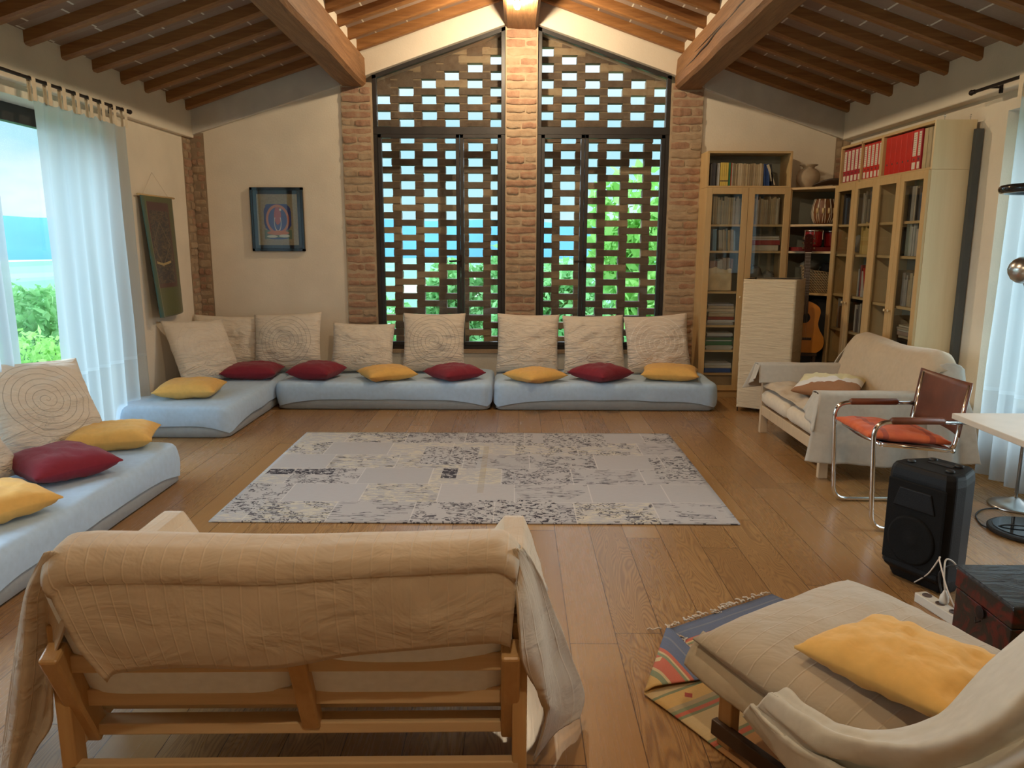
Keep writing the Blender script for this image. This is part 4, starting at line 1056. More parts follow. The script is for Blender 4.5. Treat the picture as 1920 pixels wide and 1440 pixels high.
# ---- kilim under it
def kilim_mat():
    g = G('striped_kilim'); c = g.coord('UV'); x, y, z = g.sep(c)
    yy = g.math('ADD', y, g.math('MULTIPLY', g.noise(c, 4, 2), .012))
    B = (.085, .12, .20); Rr = (.50, .11, .065); Gn = (.19, .23, .13); Y_ = (.58, .36, .12); Cc = (.56, .42, .22); O_ = (.48, .24, .09); T_ = (.38, .30, .17)
    st = [(0, B), (.045, (.16, .18, .22)), (.052, B), (.095, B), (.10, Rr), (.115, Cc), (.125, Gn), (.135, Rr), (.165, Rr), (.19, Cc), (.20, Gn), (.225, Y_), (.30, Cc), (.33, Gn), (.34, Y_), (.40, T_), (.42, Gn), (.435, Rr), (.45, Gn), (.462, Cc), (.55, Cc), (.58, Gn), (.59, Rr), (.61, Gn), (.625, O_), (.75, Y_), (.85, Rr), (.87, B), (.9, O_), (1.0, O_)]
    # colour ramps hold at most 32 stops
    col = g.ramp(yy, st, 'CONSTANT')
    col = g.mix(g.math('MULTIPLY', g.noise(g.scale(c, (2, 30, 1)), 6, 3), .25), col, (.30, .22, .14))
    # small medallions
    def spot(cx_, cy_, r, k):
        a = g.math('ABSOLUTE', g.math('SUBTRACT', x, cx_)); b = g.math('ABSOLUTE', g.math('SUBTRACT', y, cy_))
        return g.math('MULTIPLY', g.math('LESS_THAN', g.math('ADD', a, g.math('MULTIPLY', b, 1.0)), r), k)
    for cx_, cy_, r, cc in ((.30, .51, .045, (.36, .07, .05)), (.30, .51, .018, (.45, .36, .24)), (.12, .37, .018, (.36, .07, .05)), (.26, .70, .035, (.05, .06, .16)), (.32, .72, .03, (.05, .06, .16)), (.62, .51, .045, (.36, .07, .05)), (.16, .15, .02, (.55, .42, .22)), (.5, .15, .02, (.55, .42, .22))):
        col = g.mix(spot(cx_, cy_, r, 1.0), col, cc)
    return g.out(g.bsdf(col, .97, 0, g.bump(g.noise(g.scale(c, (1, 3, 1)), 120, 2), .6, .003)))
KM = kilim_mat()
KA = R(31.4); KO = (.293, 2.577, 0)
t = thing('kilim', 'striped blue, red and yellow kilim with fringe and one corner folded over', 'rug', KO, KA)
a_, b_ = .286, .361
m = MB(); n = 60
# body: cut corner polygon as a grid clipped by moving columns
def kb(u, v):
    x = lerp(0, 0.97, u); yv = lerp(0, 1.75, v); y0 = max(0, a_*(1-x/b_)) if x < b_ else 0
    yv = lerp(y0, 1.75, v); edge = .006*nz(yv*5, 1) if u in (0, 1) else 0
    return (x+edge, -yv, .006+.004*max(0, nz(x*5, yv*4)))
m.grid(kb, 40, 60, uvf=lambda u, v: (lerp(0, 0.97, u), -kb(u, v)[1])); m.build('body', KM, t, smooth=True, solid=.004)
# folded corner: reflection of the corner triangle across the fold line
P1, P2 = Vector((0, -a_)), Vector((b_, 0)); d = (P2-P1).normalized()
def refl(p): w = p-P1; return P1+2*d*w.dot(d)-w
m = MB()
def kf(u, v):
    # triangle param: fold line (v=0) to tip (v=1)
    base = P1.lerp(P2, u); tip = Vector((0, 0)); q = base.lerp(tip, v); rr = refl(q); k = (q-base).length
    z = .014+.018*sin(min(1, k/.05)*pi/2)-.012*min(1, k/.22)
    return (rr.x, rr.y, z)
def kfu(u, v):
    q = P1.lerp(P2, u).lerp(Vector((0, 0)), v); return (q.x, -q.y)
m.grid(kf, 24, 24, uvf=kfu); m.build('folded_corner', KM, t, smooth=True, solid=.004)
r = random.Random(4); m = MB()
def strand(p, dr, L):
    pts = []; a = atan2(dr.y, dr.x)
    for k in range(6):
        pts.append((p.x, p.y, max(.006, .014-.002*k+.008*abs(sin(k*2+L*90))))); a += r.uniform(-.7, .7); p = p+Vector((cos(a), sin(a)))*L/6
    m.tube(pts, .0032, 5)
for k in range(31):
    x = b_+.01+k*.0195
    if r.random() < .85: strand(Vector((x, .0)), Vector((r.uniform(-.5, .5), 1)), r.uniform(.035, .065))
tipr = refl(Vector((0, 0))); e = (tipr-P2)
nrm = Vector((-e.y, e.x)).normalized()
if (P1-P2).dot(nrm) > 0: nrm = -nrm
for k in range(24):
    q = P2.lerp(tipr, (k+.5)/24); strand(Vector((q.x, q.y)), nrm+Vector((r.uniform(-.5, .5), r.uniform(-.5, .5))), r.uniform(.04, .07))
strand(Vector((b_-.02, .01)), Vector((-1, .3)), .07)
o = m.build('fringe', M['rope'], t, smooth=True); o['kind'] = 'stuff'

# ---- cantilever chair
t = thing('cantilever_chair', 'chrome tube cantilever armchair with brown leather sling back', 'chair', (2.1, 4.09, 0))
def rc(pts, r_, n=6):
    """round the corners of a polyline"""
    P = [Vector(p) for p in pts]; out = [P[0]]
    for i in range(1, len(P)-1):
        a, b, c = P[i-1], P[i], P[i+1]; d1 = (a-b); d2 = (c-b); k = min(r_, d1.length*.45, d2.length*.45)
        s, e = b+d1.normalized()*k, b+d2.normalized()*k
        for q in range(n+1): tt = q/n; out.append((1-tt)**2*s+2*tt*(1-tt)*b+tt*tt*e)
    out.append(P[-1]); return out
hw = .245
m = MB(); m.tube(rc([(.34, hw, .60), (-.235, hw, .60), (-.20, hw, .013), (.28, hw, .013), (.28, -hw, .013), (-.20, -hw, .013), (-.235, -hw, .60), (.34, -hw, .60)], .085), .0125, 12); m.build('base_tube', M['chrome'], t, smooth=True)
m = MB()
for s in (-1, 1): m.tube(rc([(.255, s*.225, .79), (.205, s*.225, .44), (-.18, s*.225, .475)], .05), .0115, 10)
m.tube([(-.18, -.235, .475), (-.18, .235, .475)], .0115, 10); m.tube([(.20, -.235, .44), (.20, .235, .44)], .0115, 10)
m.build('seat_tube', M['chrome'], t, smooth=True)
m = MB()
def bk(u, v): y = lerp(-.25, .25, u); c = .030*(1-(2*u-1)**2); return (lerp(.215, .252, v)+c, y, lerp(.53, .795, v)-.02*(1-abs(2*u-1)**2)*(v-.5)*0+.012*(2*u-1)**2*(1 if v > .5 else -1)*(2*abs(v-.5)))
m.grid(bk, 24, 8); m.build('backrest', M['leather'], t, smooth=True, solid=.006)
m = MB()
def st_(u, v): y = lerp(-.225, .225, u); return (lerp(-.19, .20, v), y, lerp(.482, .448, v)-.022*(1-(2*u-1)**2))
m.grid(st_, 20, 12); m.build('seat', M['leather'], t, smooth=True, solid=.005)
for s in (-1, 1):
    m = MB(); m.tube([(-.15, s*hw, .603), (-.14, s*hw, .606), (.12, s*hw, .606), (.13, s*hw, .603)], [.014, .019, .019, .014], 14); m.build('arm_pad', M['leather'], t, smooth=True)
def orange_mat():
    g = G('orange_striped_cushion'); c = g.coord(); x, y, z = g.sep(c)
    s = g.math('LESS_THAN', g.math('ABSOLUTE', g.math('SUBTRACT', g.math('ABSOLUTE', x), .125)), .016)
    col = g.mix(g.math('MULTIPLY', s, .7), g.ramp(g.noise(c, 14, 3), [(.3, (.56, .085, .018)), (.7, (.66, .13, .03))]), (.28, .04, .02))
    return g.out(g.bsdf(col, .8, 0, g.bump(g.noise(c, 9, 3), .6, .02), **{'Sheen Weight': .15}))
m = pillow_mb(.44, .42, .055, .05, 12, wr=.012, edge=.016); o = m.build('seat_cushion', orange_mat(), None, smooth=True, merge=True); o.location = (2.08, 4.09, .497); o.rotation_euler = (0, R(5), 0)
tag(o, 'flat orange cushion with darker stripes on the cantilever chair', 'cushion')

# ---- table
t = thing('table', 'pale rectangular table top cut by the right picture edge', 'table', (2.06, 3.50, 0))
MB().box(0, .85, -1.5, 0, .70, .727).build('table_top', M['table'], t, bevel=.003)
for y in (-.35, -1.2):
    m = MB(); m.beam((.62, y, .0), (.62, y, .70), .05, .05, up=(0, 1, 0)); m.build('leg', M['sofa_pale'], t)
    m = MB(); m.box(.46, .80, y-.03, y+.03, 0, .03); m.build('foot', M['sofa_pale'], t)

# ---- loudspeaker
def rot_thing(p, a): return (p[0]*cos(a)-p[1]*sin(a), p[0]*sin(a)+p[1]*cos(a))
SA = R(-62)
t = thing('loudspeaker', 'black plastic loudspeaker cabinet standing on the floor beside the table', 'loudspeaker', (1.90, 3.26, 0), SA)
# local: front faces -y ... plan is a trapezoid, narrower at the back
Hh = .545; wf, wbk, dp = .155, .110, .26
plan = [(-wf, -.13), (-wf+.03, -.155), (wf-.03, -.155), (wf, -.13), (wf, -.06), (wbk, .075), (wbk-.03, .095), (-wbk+.03, .095), (-wbk, .075), (-wf, -.06)]
m = MB(); n = len(plan); vs_ = []
lev = [(0, .86), (.04, .95), (.07, 1.0), (Hh-.05, 1.0), (Hh-.02, .97), (Hh, .90)]
for z, s in lev: vs_ += [(x*s, (y*s if z > .06 or y > 0 else y*s+.03), z) for x, y in plan]
fs = [tuple(range(n-1, -1, -1)), tuple((len(lev)-1)*n+i for i in range(n))]
for k in range(len(lev)-1): fs += [(k*n+i, k*n+(i+1) % n, (k+1)*n+(i+1) % n, (k+1)*n+i) for i in range(n)]
m.add(vs_, fs); m.build('cabinet', M['black_plastic'], t, bevel=.008)
m = MB(); m.box(-.135, .135, -.165, -.154, .10, .48); m.build('grille', M['black_grille'], t, bevel=.006)
m = MB()
m.lathe([(.115, -.012), (.11, .006), (.10, .010), (.06, -.004), (.03, .004), (.0, .006)], 36, M=Matrix.Translation((0, -.166, .22)) @ Matrix.Rotation(pi/2, 4, 'X')); m.build('woofer', M['black_grille'], t, smooth=True)
m = MB(); m.prism([(-.10, .36), (.10, .36), (.075, .45), (-.075, .45)], -.172, -.160); m.build('horn', M['black_plastic'], t, bevel=.01)
m = MB(); m.box(-.022, .022, -.1685, -.163, .125, .143); m.build('badge', M['steel'], t, bevel=.002)
for (x, y) in ((-.09, -.08), (.09, -.08), (-.06, .03), (.06, .03)):
    m = MB(); m.lathe([(.017, 0), (.019, .004), (.015, .010), (.008, .011), (.0, .011)], 16, c=(x, y, Hh)); m.build('foot', M['rubber'], t, smooth=True)
m = MB(); m.box(-.055, .055, -.018, .018, Hh+.0, Hh+.004); m.build('handle_recess', M['rubber'], t, bevel=.002)

# ---- red lacquer chest
def chest_mat():
    g = G('worn_red_lacquer'); c = g.coord(); f = g.noise(c, 9, 5, .6, .8); f2 = g.noise(c, 22, 4, .6)
    col = g.ramp(f, [(.38, (.10, .008, .005)), (.47, (.06, .007, .005)), (.50, (.012, .009, .007)), (.60, (.018, .012, .008)), (.66, (.09, .012, .008))])
    return g.out(g.bsdf(col, .42, 0, g.bump(f2, .3, .004)))
def top_mat():
    g = G('worn_black_lacquer'); c = g.coord(); f = g.noise(g.scale(c, (1, 2.2, 1)), 7, 5, .6, 1.2)
    col = g.ramp(f, [(.35, (.018, .022, .028)), (.55, (.05, .06, .075)), (.7, (.02, .022, .028))])
    return g.out(g.bsdf(col, .24, 0, g.bump(f, .35, .01)))
t = thing('chest', 'small worn red and black lacquer chest at the right picture edge', 'chest', (1.66, 2.345, 0))
MB().box(0, .52, 0, .325, 0, .245).build('body', chest_mat(), t, bevel=.005)
MB().box(-.004, .524, -.004, .329, .248, .318).build('lid', M['chestlid'] if 'chestlid' in M else chest_mat(), t, bevel=.005)
MB().box(-.008, .528, -.008, .333, .318, .33).build('lid_top', top_mat(), t, bevel=.004)
m = MB(); m.lathe([(.022, 0), (.024, .003), (.0, .005)], 24, M=Matrix.Translation((-.006, .16, .225)) @ Matrix.Rotation(-pi/2, 4, 'Y')); m.tube([(-.012, .145, .20), (-.018, .16, .185), (-.012, .175, .20)], .003, 8); m.build('lock_plate', M['black_iron'], t, bevel=.003)
m = MB(); pts = [(1.93+.055*cos(a)+.01*sin(3*a), 2.50+.045*sin(a), .336+.012*abs(sin(a*1.5))) for a in [i*2*pi/30 for i in range(30)]]; m.tube(pts, .0035, 6, closed=True)
m.tube([(1.86, 2.47, .336), (1.90, 2.51, .35), (1.95, 2.49, .341), (2.0, 2.53, .337)], .0035, 6)
o = m.build('cord_loop', M['leather'], None, smooth=True); tag(o, 'coiled brown cord lying on the lacquer chest', 'cord')

# ---- power strip with plugs
t = thing('power_strip', 'cream socket strip with plugs between loudspeaker and chest', 'power strip', (1.775, 2.90, 0), R(12))
MB().box(-.028, .028, -.15, .15, .0, .042).build('body', M['white_plastic'], t, bevel=.004)
for k in range(4):
    m = MB(); m.lathe([(.019, .0), (.019, .004), (.015, .004), (.014, .001), (.0, .001)], 20, c=(0, -.115+k*.075, .0415)); m.build('socket', M['ink'], t)
for (n_, p, h) in ((0, (1.782, 2.935, .045), .05),):
    t = thing('plug', 'white mains plug standing in the cream socket strip', 'plug', p)
    m = MB(); m.lathe([(.017, 0), (.019, .012), (.017, .03), (.009, .045), (.006, .055), (0, .056)], 16); m.build('body', M['white_plastic'], t, smooth=True)
    m = MB(); m.tube(sm([(0, 0, .05), (-.005, .01, .12), (.02, .05, .17), (.07, .06, .14), (.10, .05, .05), (.12, .02, .012)]), .0035, 7); m.build('cable', M['white_plastic'], t, smooth=True)
m = MB(); m.tube(sm([(1.77, 2.80, .05), (1.745, 2.86, .14), (1.76, 2.96, .22), (1.80, 3.03, .20), (1.80, 3.10, .10), (1.80, 3.2, .012)]), .003, 7); o = m.build('cable', M['label_white'], None, smooth=True); tag(o, 'thin white cable arching up from the socket strip to the loudspeaker', 'cable')
m = MB(); m.tube(sm([(1.80, 2.98, .05), (1.79, 3.00, .15), (1.83, 2.95, .20), (1.86, 2.88, .12), (1.87, 2.82, .02)]), .004, 7); o = m.build('cable', M['rubber'], None, smooth=True); tag(o, 'black cable looping behind the socket strip', 'cable')

# ---- floor lamps
t = thing('floor_lamp', 'chrome floor lamp with a round head, on a domed base', 'floor lamp', (2.93, 4.25, 0))
MB().lathe([(.14, .0), (.142, .006), (.136, .014), (.09, .022), (.06, .036), (.03, .05), (.014, .056), (.0, .057)], 40).build('base', M['steel'], t, smooth=True)
MB().tube([(0, 0, .05), (0, 0, .95), (.0, 0, 1.06), (-.012, 0, 1.15), (-.05, .0, 1.22)], .009, 12).build('pole', M['steel'], t, smooth=True)
hd = MB(); hd.lathe([(.0, -.075), (.03, -.068), (.055, -.05), (.071, -.02), (.075, .005), (.068, .03), (.05, .055), (.025, .070), (.0, .075)], 32, c=(-.125, 0, 1.37)); hd = hd.build('lamp_shade', M['steel'], t, smooth=True)
m = MB(); m.tube([(-.05, 0, 1.215), (-.065, 0, 1.24), (-.10, 0, 1.305)], [.014, .022, .016], 12); m.build('socket', M['steel'], t, smooth=True)
m = MB(); m.tube(sm([(2.80, 4.2, .006), (2.70, 4.18, .006), (2.60, 4.08, .006), (2.545, 3.93, .006), (2.56, 3.86, .02), (2.62, 3.84, .042), (2.75, 3.80, .043), (2.95, 3.72, .035), (3.1, 3.6, .008)]), .004, 7)
o = m.build('cable', M['rubber'], None, smooth=True); tag(o, 'black cable running from the chrome lamp base across the round black base', 'cable')
t = thing('ring_lamp', 'black floor lamp with a flat ring head and a round glass-black base', 'floor lamp', (2.73, 3.83, 0))
MB().lathe([(.17, .0), (.19, .006), (.192, .02), (.185, .026), (.175, .028), (.0, .028)], 48).build('base', M['rubber'], t, smooth=False)
MB().lathe([(.168, .028), (.166, .032), (.0, .033)], 48).build('base_plate', M['black_gloss'], t)
MB().tube([(.12, .03, .03), (.12, .03, 1.78)], .011, 12).build('pole', M['black_gloss'], t, smooth=True)
m = MB(); c0 = (-.165, -.06, 1.775); m.tube([(c0[0]+.19*cos(a), c0[1]+.19*sin(a), c0[2]) for a in [i*2*pi/48 for i in range(48)]], .021, 12, closed=True); m.tube([(.01, 0, 1.775), (.12, .03, 1.775)], .012, 10); m.build('ring_head', M['black_gloss'], t, smooth=True)
def crepe():
    g = G('crinkled_rice_paper'); c = g.coord()
    f = g.noise(g.scale(c, (1, 1, 9)), 5.5, 4, .6, .6)
    col = g.ramp(f, [(.3, (.60, .49, .33)), (.7, (.68, .57, .40))])
    return g.out(g.bsdf(col, .9, 0, g.bump(f, .9, .012)))
t = thing('paper_lamp', 'square rice paper floor lamp in front of the bookcase', 'floor lamp', (2.33, 6.88, 0), R(-30))
m = MB(); w = .225
def pl(u, v):
    q = u*4; e = int(q) % 4; r_ = q-int(q); a, b = [(2*r_-1, -1), (1, 2*r_-1), (1-2*r_, 1), (-1, 1-2*r_)][e]
    z = lerp(.04, 1.20, v); k = 1+.012*nz(a*3, b*3, z*22)+.01*sin(z*3); return (a*w*k, b*w*k, z)
m.grid(pl, 80, 110); m.build('paper_shade', crepe(), t, smooth=True, solid=.003)
m = MB()
for a, b in ((-1, -1), (1, -1), (1, 1), (-1, 1)): m.tube([(a*w*.96, b*w*.96, 0), (a*w*.96, b*w*.96, 1.2)], .005, 6)
for z in (.05, 1.195): m.tube([(-w*.96, -w*.96, z), (w*.96, -w*.96, z), (w*.96, w*.96, z), (-w*.96, w*.96, z)], .004, 6, closed=True)
m.build('wire_frame', M['black_iron'], t)
m = MB(); m.tube([(.36, -.06, 0), (.36, -.06, 0)], .001, 3)

# ---- framed picture
def thanka():
    g = G('painted_print'); c = g.coord(); x, y, z = g.sep(c)
    def ell(cx_, cz_, rx, rz_):
        a = g.math('DIVIDE', g.math('SUBTRACT', x, cx_), rx); b = g.math('DIVIDE', g.math('SUBTRACT', z, cz_), rz_)
        return g.math('ADD', g.math('MULTIPLY', a, a), g.math('MULTIPLY', b, b))
    wob = g.math('MULTIPLY', g.math('SUBTRACT', g.noise(c, 40, 2), .5), .5)
    col = g.ramp(g.noise(c, 60, 3), [(.3, (.26, .20, .12)), (.7, (.32, .26, .16))])
    def lay(mask, cc):
        nonlocal col
        col = g.mix(mask, col, cc)
    inb = g.math('MULTIPLY', g.math('LESS_THAN', g.math('ABSOLUTE', x), .135), g.math('LESS_THAN', g.math('ABSOLUTE', g.math('SUBTRACT', z, -.02)), .17))
    lay(g.math('MULTIPLY', inb, g.math('LESS_THAN', g.math('ADD', ell(0, .02, .135, .165), wob), 1.15)), (.035, .035, .16))
    lay(g.math('MULTIPLY', inb, g.math('LESS_THAN', z, -.10)), (.12, .16, .10))
    e = ell(0, .0, .115, .145); lay(g.math('MULTIPLY', g.math('LESS_THAN', e, 1.0), g.math('GREATER_THAN', e, .66)), (.50, .16, .07))
    lay(g.math('LESS_THAN', e, .66), (.05, .06, .22))
    lay(g.math('LESS_THAN', g.math('ADD', ell(-.0, .035, .035, .085), wob), 1.0), (.42, .08, .06))
    e2 = ell(-.0, -.03, .036, .09); lay(g.math('MULTIPLY', g.math('MULTIPLY', g.math('LESS_THAN', e2, 1.0), g.math('GREATER_THAN', e2, .70)), g.math('LESS_THAN', z, .02)), (.62, .52, .46))
    lay(g.math('LESS_THAN', ell(0, -.13, .11, .022), 1.0), (.55, .17, .05))
    lay(g.math('LESS_THAN', g.math('ADD', ell(-.06, -.165, .055, .012), wob), 1.0), (.62, .58, .44)); lay(g.math('LESS_THAN', g.math('ADD', ell(.06, -.16, .055, .014), wob), 1.0), (.62, .58, .44))
    lay(g.math('LESS_THAN', ell(.03, .095, .012, .012), 1.0), (.6, .5, .45))
    lay(g.math('LESS_THAN', ell(0, -.185, .09, .008), 1.0), (.05, .07, .2))
    return g.out(g.bsdf(col, .7))
t = thing('framed_picture', 'black framed painting with a red figure on blue, hanging on the back wall', 'picture', (-2.37, YB-.002, 1.728), 0)
w, h = .262, .31
m = MB()
for bx in ((-w, -w+.028, -h, h), (w-.028, w, -h, h), (-w, w, -h, -h+.028), (-w, w, h-.028, h)): m.box(bx[0], bx[1], -.034, 0, bx[2], bx[3])
m.build('frame', M['black_gloss'], t, bevel=.003)
MB().box(-w+.02, w-.02, -.016, -.002, -h+.02, h-.02).build('mat_board', M['black_iron'], t)
MB().box(-.20, .20, -.020, -.0165, -.25, .245).build('print', thanka(), t)
def pane_one():
    return MB().add([(-w+.028, -.028, -h+.028), (w-.028, -.028, -h+.028), (w-.028, -.028, h-.028), (-w+.028, -.028, h-.028)], [(0, 1, 2, 3)]).build('glass', M['cab_glass'], t)
pane_one()

# ---- hanging textile on the left wall
def textile():
    g = G('green_silk_hanging'); c = g.coord('UV'); x, y, z = g.sep(c)
    edge = g.math('GREATER_THAN', g.math('ABSOLUTE', g.math('SUBTRACT', x, .5)), .34)
    low = g.math('LESS_THAN', y, .235); top = g.math('GREATER_THAN', y, .95)
    gr = g.ramp(g.math('ADD', g.math('MULTIPLY', x, .8), g.math('MULTIPLY', g.noise(c, 5, 2), .2)), [(0, (.015, .10, .12)), (.12, (.02, .09, .09)), (.2, (.07, .085, .015)), (1, (.055, .06, .012))])
    n = g.noise(g.scale(c, (1.0, 3.2, 1)), 8, 3, .6, 1.2)
    fig = g.ramp(n, [(.44, (.012, .012, .016)), (.50, (.03, .02, .018)), (.54, (.10, .065, .03)), (.58, (.03, .02, .015)), (.66, (.13, .095, .05)), (.7, (.02, .014, .016))])
    b = g.math('GREATER_THAN', g.math('ABSOLUTE', g.math('SUBTRACT', x, .5)), .29); b2 = g.math('LESS_THAN', y, .27); b3 = g.math('GREATER_THAN', y, .88)
    fig = g.mix(g.math('MAXIMUM', g.math('MAXIMUM', b, b2), b3), fig, (.055, .012, .010))
    # diamond outline and a pale chevron
    dd = g.math('ADD', g.math('MULTIPLY', g.math('ABSOLUTE', g.math('SUBTRACT', x, .5)), 1.0), g.math('MULTIPLY', g.math('ABSOLUTE', g.math('SUBTRACT', y, .60)), 1.35))
    ring = g.math('LESS_THAN', g.math('ABSOLUTE', g.math('SUBTRACT', dd, .25)), .014); fig = g.mix(g.math('MULTIPLY', ring, .6), fig, (.16, .12, .06))
    cv = g.math('MULTIPLY', g.math('LESS_THAN', g.math('ABSOLUTE', g.math('SUBTRACT', g.math('SUBTRACT', y, .43), g.math('MULTIPLY', g.math('ABSOLUTE', g.math('SUBTRACT', x, .5)), .10))), .010), g.math('LESS_THAN', g.math('ABSOLUTE', g.math('SUBTRACT', x, .5)), .22)); fig = g.mix(cv, fig, (.34, .25, .10))
    m_ = g.math('MAXIMUM', g.math('MAXIMUM', edge, low), top)
    return g.out(g.bsdf(g.mix(m_, fig, gr), .55, 0, g.bump(g.noise(c, 50, 2), .3, .002), **{'Sheen Weight': .3}))
t = thing('wall_hanging', 'long dark green embroidered textile hanging on the left wall', 'wall hanging', (XL+.02, 6.82, 1.90))
m = MB()
def th(u, v):
    y = lerp(.30, -.30, u)*(1-.03*v)+.0; z = -1.04*v-.015*sin(u*pi)*(v > .96); b = .02+.05*v*(.3+.7*sin(u*pi*1.0))+.02*sin(u*7+1)*v+ (.05*v if u > .85 else 0)
    return (b, y*1.0, z)
m.grid(th, 40, 60, uvf=lambda u, v: (1-u, 1-v)); o = m.build('textile', textile(), t, smooth=True, solid=.003)
MB().tube([(.015, -.33, .0), (.015, .36, .0)], .008, 8).build('dowel', M['birch_x'], t, smooth=True)
MB().tube([(.012, -.24, .0), (.004, -.02, .20), (.012, .25, .0)], .0015, 5).build('string', M['rope'], t)
# ------------------------------------------------------------------ bookcases
SH = [.245, .475, .72, 1.05, 1.44, 1.69]      # heights of the shelf tops
def bookcase(name, label, loc, rz, w, smat, doors=True, shelves=SH, glaze_from=.12, h=2.03, side=None):
    t = thing(name, label, 'bookcase', loc, rz); d = .285; s = .02; side = side or M['birch']
    MB().box(0, s, 0, d, 0, h).build('side_panel', side, t, bevel=.0015); MB().box(w-s, w, 0, d, 0, h).build('side_panel', side, t, bevel=.0015)
    MB().box(s, w-s, 0, d, h-.02, h).build('top_panel', smat, t); MB().box(s, w-s, 0, d, .08, .10).build('bottom_panel', smat, t)
    MB().box(s, w-s, .012, .028, 0, .08).build('plinth', smat, t)
    MB().box(s, w-s, d-.006, d, .08, h).build('back_panel', M['back_panel'], t)
    for z in shelves: MB().box(s, w-s, .012, d-.006, z-.02, z).build('shelf', smat, t)
    if doors:
        for a, b in ((.0, w/2-.0015), (w/2+.0015, w)):
            z0, z1 = .075, h-.002; st_ = .058
            m = MB(); m.box(a, a+st_, -.02, -.001, z0, z1); m.box(b-st_, b, -.02, -.001, z0, z1); m.box(a+st_, b-st_, -.02, -.001, z1-st_, z1); m.box(a+st_, b-st_, -.02, -.001, z0, z0+.05)
            do = m.build('door', M['birch'], t, bevel=.002)
            MB().add([(a+st_, -.012, z0+.05), (b-st_, -.012, z0+.05), (b-st_, -.012, z1-st_), (a+st_, -.012, z1-st_)], [(0, 1, 2, 3)]).build('pane', M['cab_glass'], do)
            kx = b-st_/2 if a == 0 else a+st_/2
            m = MB(); m.lathe([(.004, 0), (.004, .012), (.011, .018), (.010, .024), (0, .025)], 12, M=Matrix.Translation((kx, -.02, 1.0)) @ Matrix.Rotation(pi/2, 4, 'X')); m.build('knob', M['birch_pale'], do, smooth=True)
    return t
def topper(label, loc, rz, w, smat, sides, z=2.03, h=.335, mid=None):
    t = thing('bookcase_extension', label, 'bookcase top unit', (loc[0], loc[1], z+.001), rz); d = .285; s = .02
    MB().box(0, s, 0, d, 0, h).build('side_panel', sides[0], t, bevel=.0015); MB().box(w-s, w, 0, d, 0, h).build('side_panel', sides[1], t, bevel=.0015)
    MB().box(s, w-s, 0, d, h-.02, h).build('top_panel', smat, t); MB().box(s, w-s, 0, d, 0, .016).build('bottom_panel', smat, t)
    MB().box(s, w-s, d-.006, d, 0, h).build('back_panel', M['back_panel'], t)
    if mid: MB().box(mid-.006, mid+.006, 0, .02, 0, h).build('divider', sides[0], t)
    return t
bookcase('bookcase', 'glazed birch bookcase beside the right brick pillar, behind the paper lamp', (1.80, 7.41, 0), 0, .80, M['birch_x'])
topper('open birch top unit full of magazines above the bookcase by the brick pillar', (1.80, 7.41), 0, .80, M['birch_x'], (M['birch'], M['birch']))
bookcase('bookcase', 'glazed birch bookcase on the right wall, nearer the back corner', (2.93, 7.12, 0), -pi/2, .785, M['birch_x'], shelves=[.42, .75, 1.06, 1.42, 1.68])
bookcase('bookcase', 'glazed birch bookcase on the right wall with the tall pale bare side', (2.93, 6.333, 0), -pi/2, .785, M['birch_x'], shelves=[.42, .70, 1.04, 1.42, 1.68], side=M['birch_pale'])
t = topper('birch top unit holding white labelled red binders, nearer the corner', (2.93, 7.12), -pi/2, .785, M['birch_x'], (M['birch'], M['birch']), mid=.42)
t = topper('birch top unit holding plain red binders, with the pale bare side', (2.93, 6.333), -pi/2, .785, M['birch_x'], (M['birch'], M['birch_pale']))
m = MB()
for y in (.06, .24):
    m.tube([(.775, y, .335+.008*0), (.775, y, .352)], .0025, 6); m.tube([(.775+.009*cos(a), y, .361+.009*sin(a)) for a in [i*pi/6 for i in range(12)]], .0022, 6, closed=True)
m.build('screw_eyes', M['steel'], t)
# corner unit, shelves cut on the diagonal
t = thing('corner_bookcase', 'open birch corner shelves with a guitar in front', 'bookcase', (2.602, 7.695, 0)); PL = [(0, 0), (0, -.285), (.325, -.565), (.61, -.565), (.61, 0)]
for z in (.10, 1.05, 1.44, 1.69, 2.03):
    MB().prism([(a*(1) if a else a, b) for a, b in PL], z-.02, z, axis='Z').build('shelf', M['birch_x'], t)
MB().box(0, .018, -.285, 0, 0, 2.03).build('side_panel', M['birch'], t, bevel=.001); MB().box(.325, .61, -.570, -.552, 0, 2.03).build('side_panel', M['birch'], t, bevel=.001)
MB().box(.018, .61, -.006, 0, .1, 2.01).build('back_panel', M['back_panel'], t); MB().box(.604, .61, -.55, -.006, .1, 2.01).build('back_panel', M['back_panel'], t)
MB().beam((.327, -.56, 0), (.327, -.56, 2.03), .03, .02, up=(0, 1, 0)).build('front_post', M['birch'], t)
o = MB().box(3.190, 3.240, 5.500, 5.540, .09, 2.30).build('panel', plain('dark_grey_board', (.07, .075, .075), .6), None, bevel=.002); tag(o, 'narrow dark grey board standing between the bookcase and the right wall', 'board')

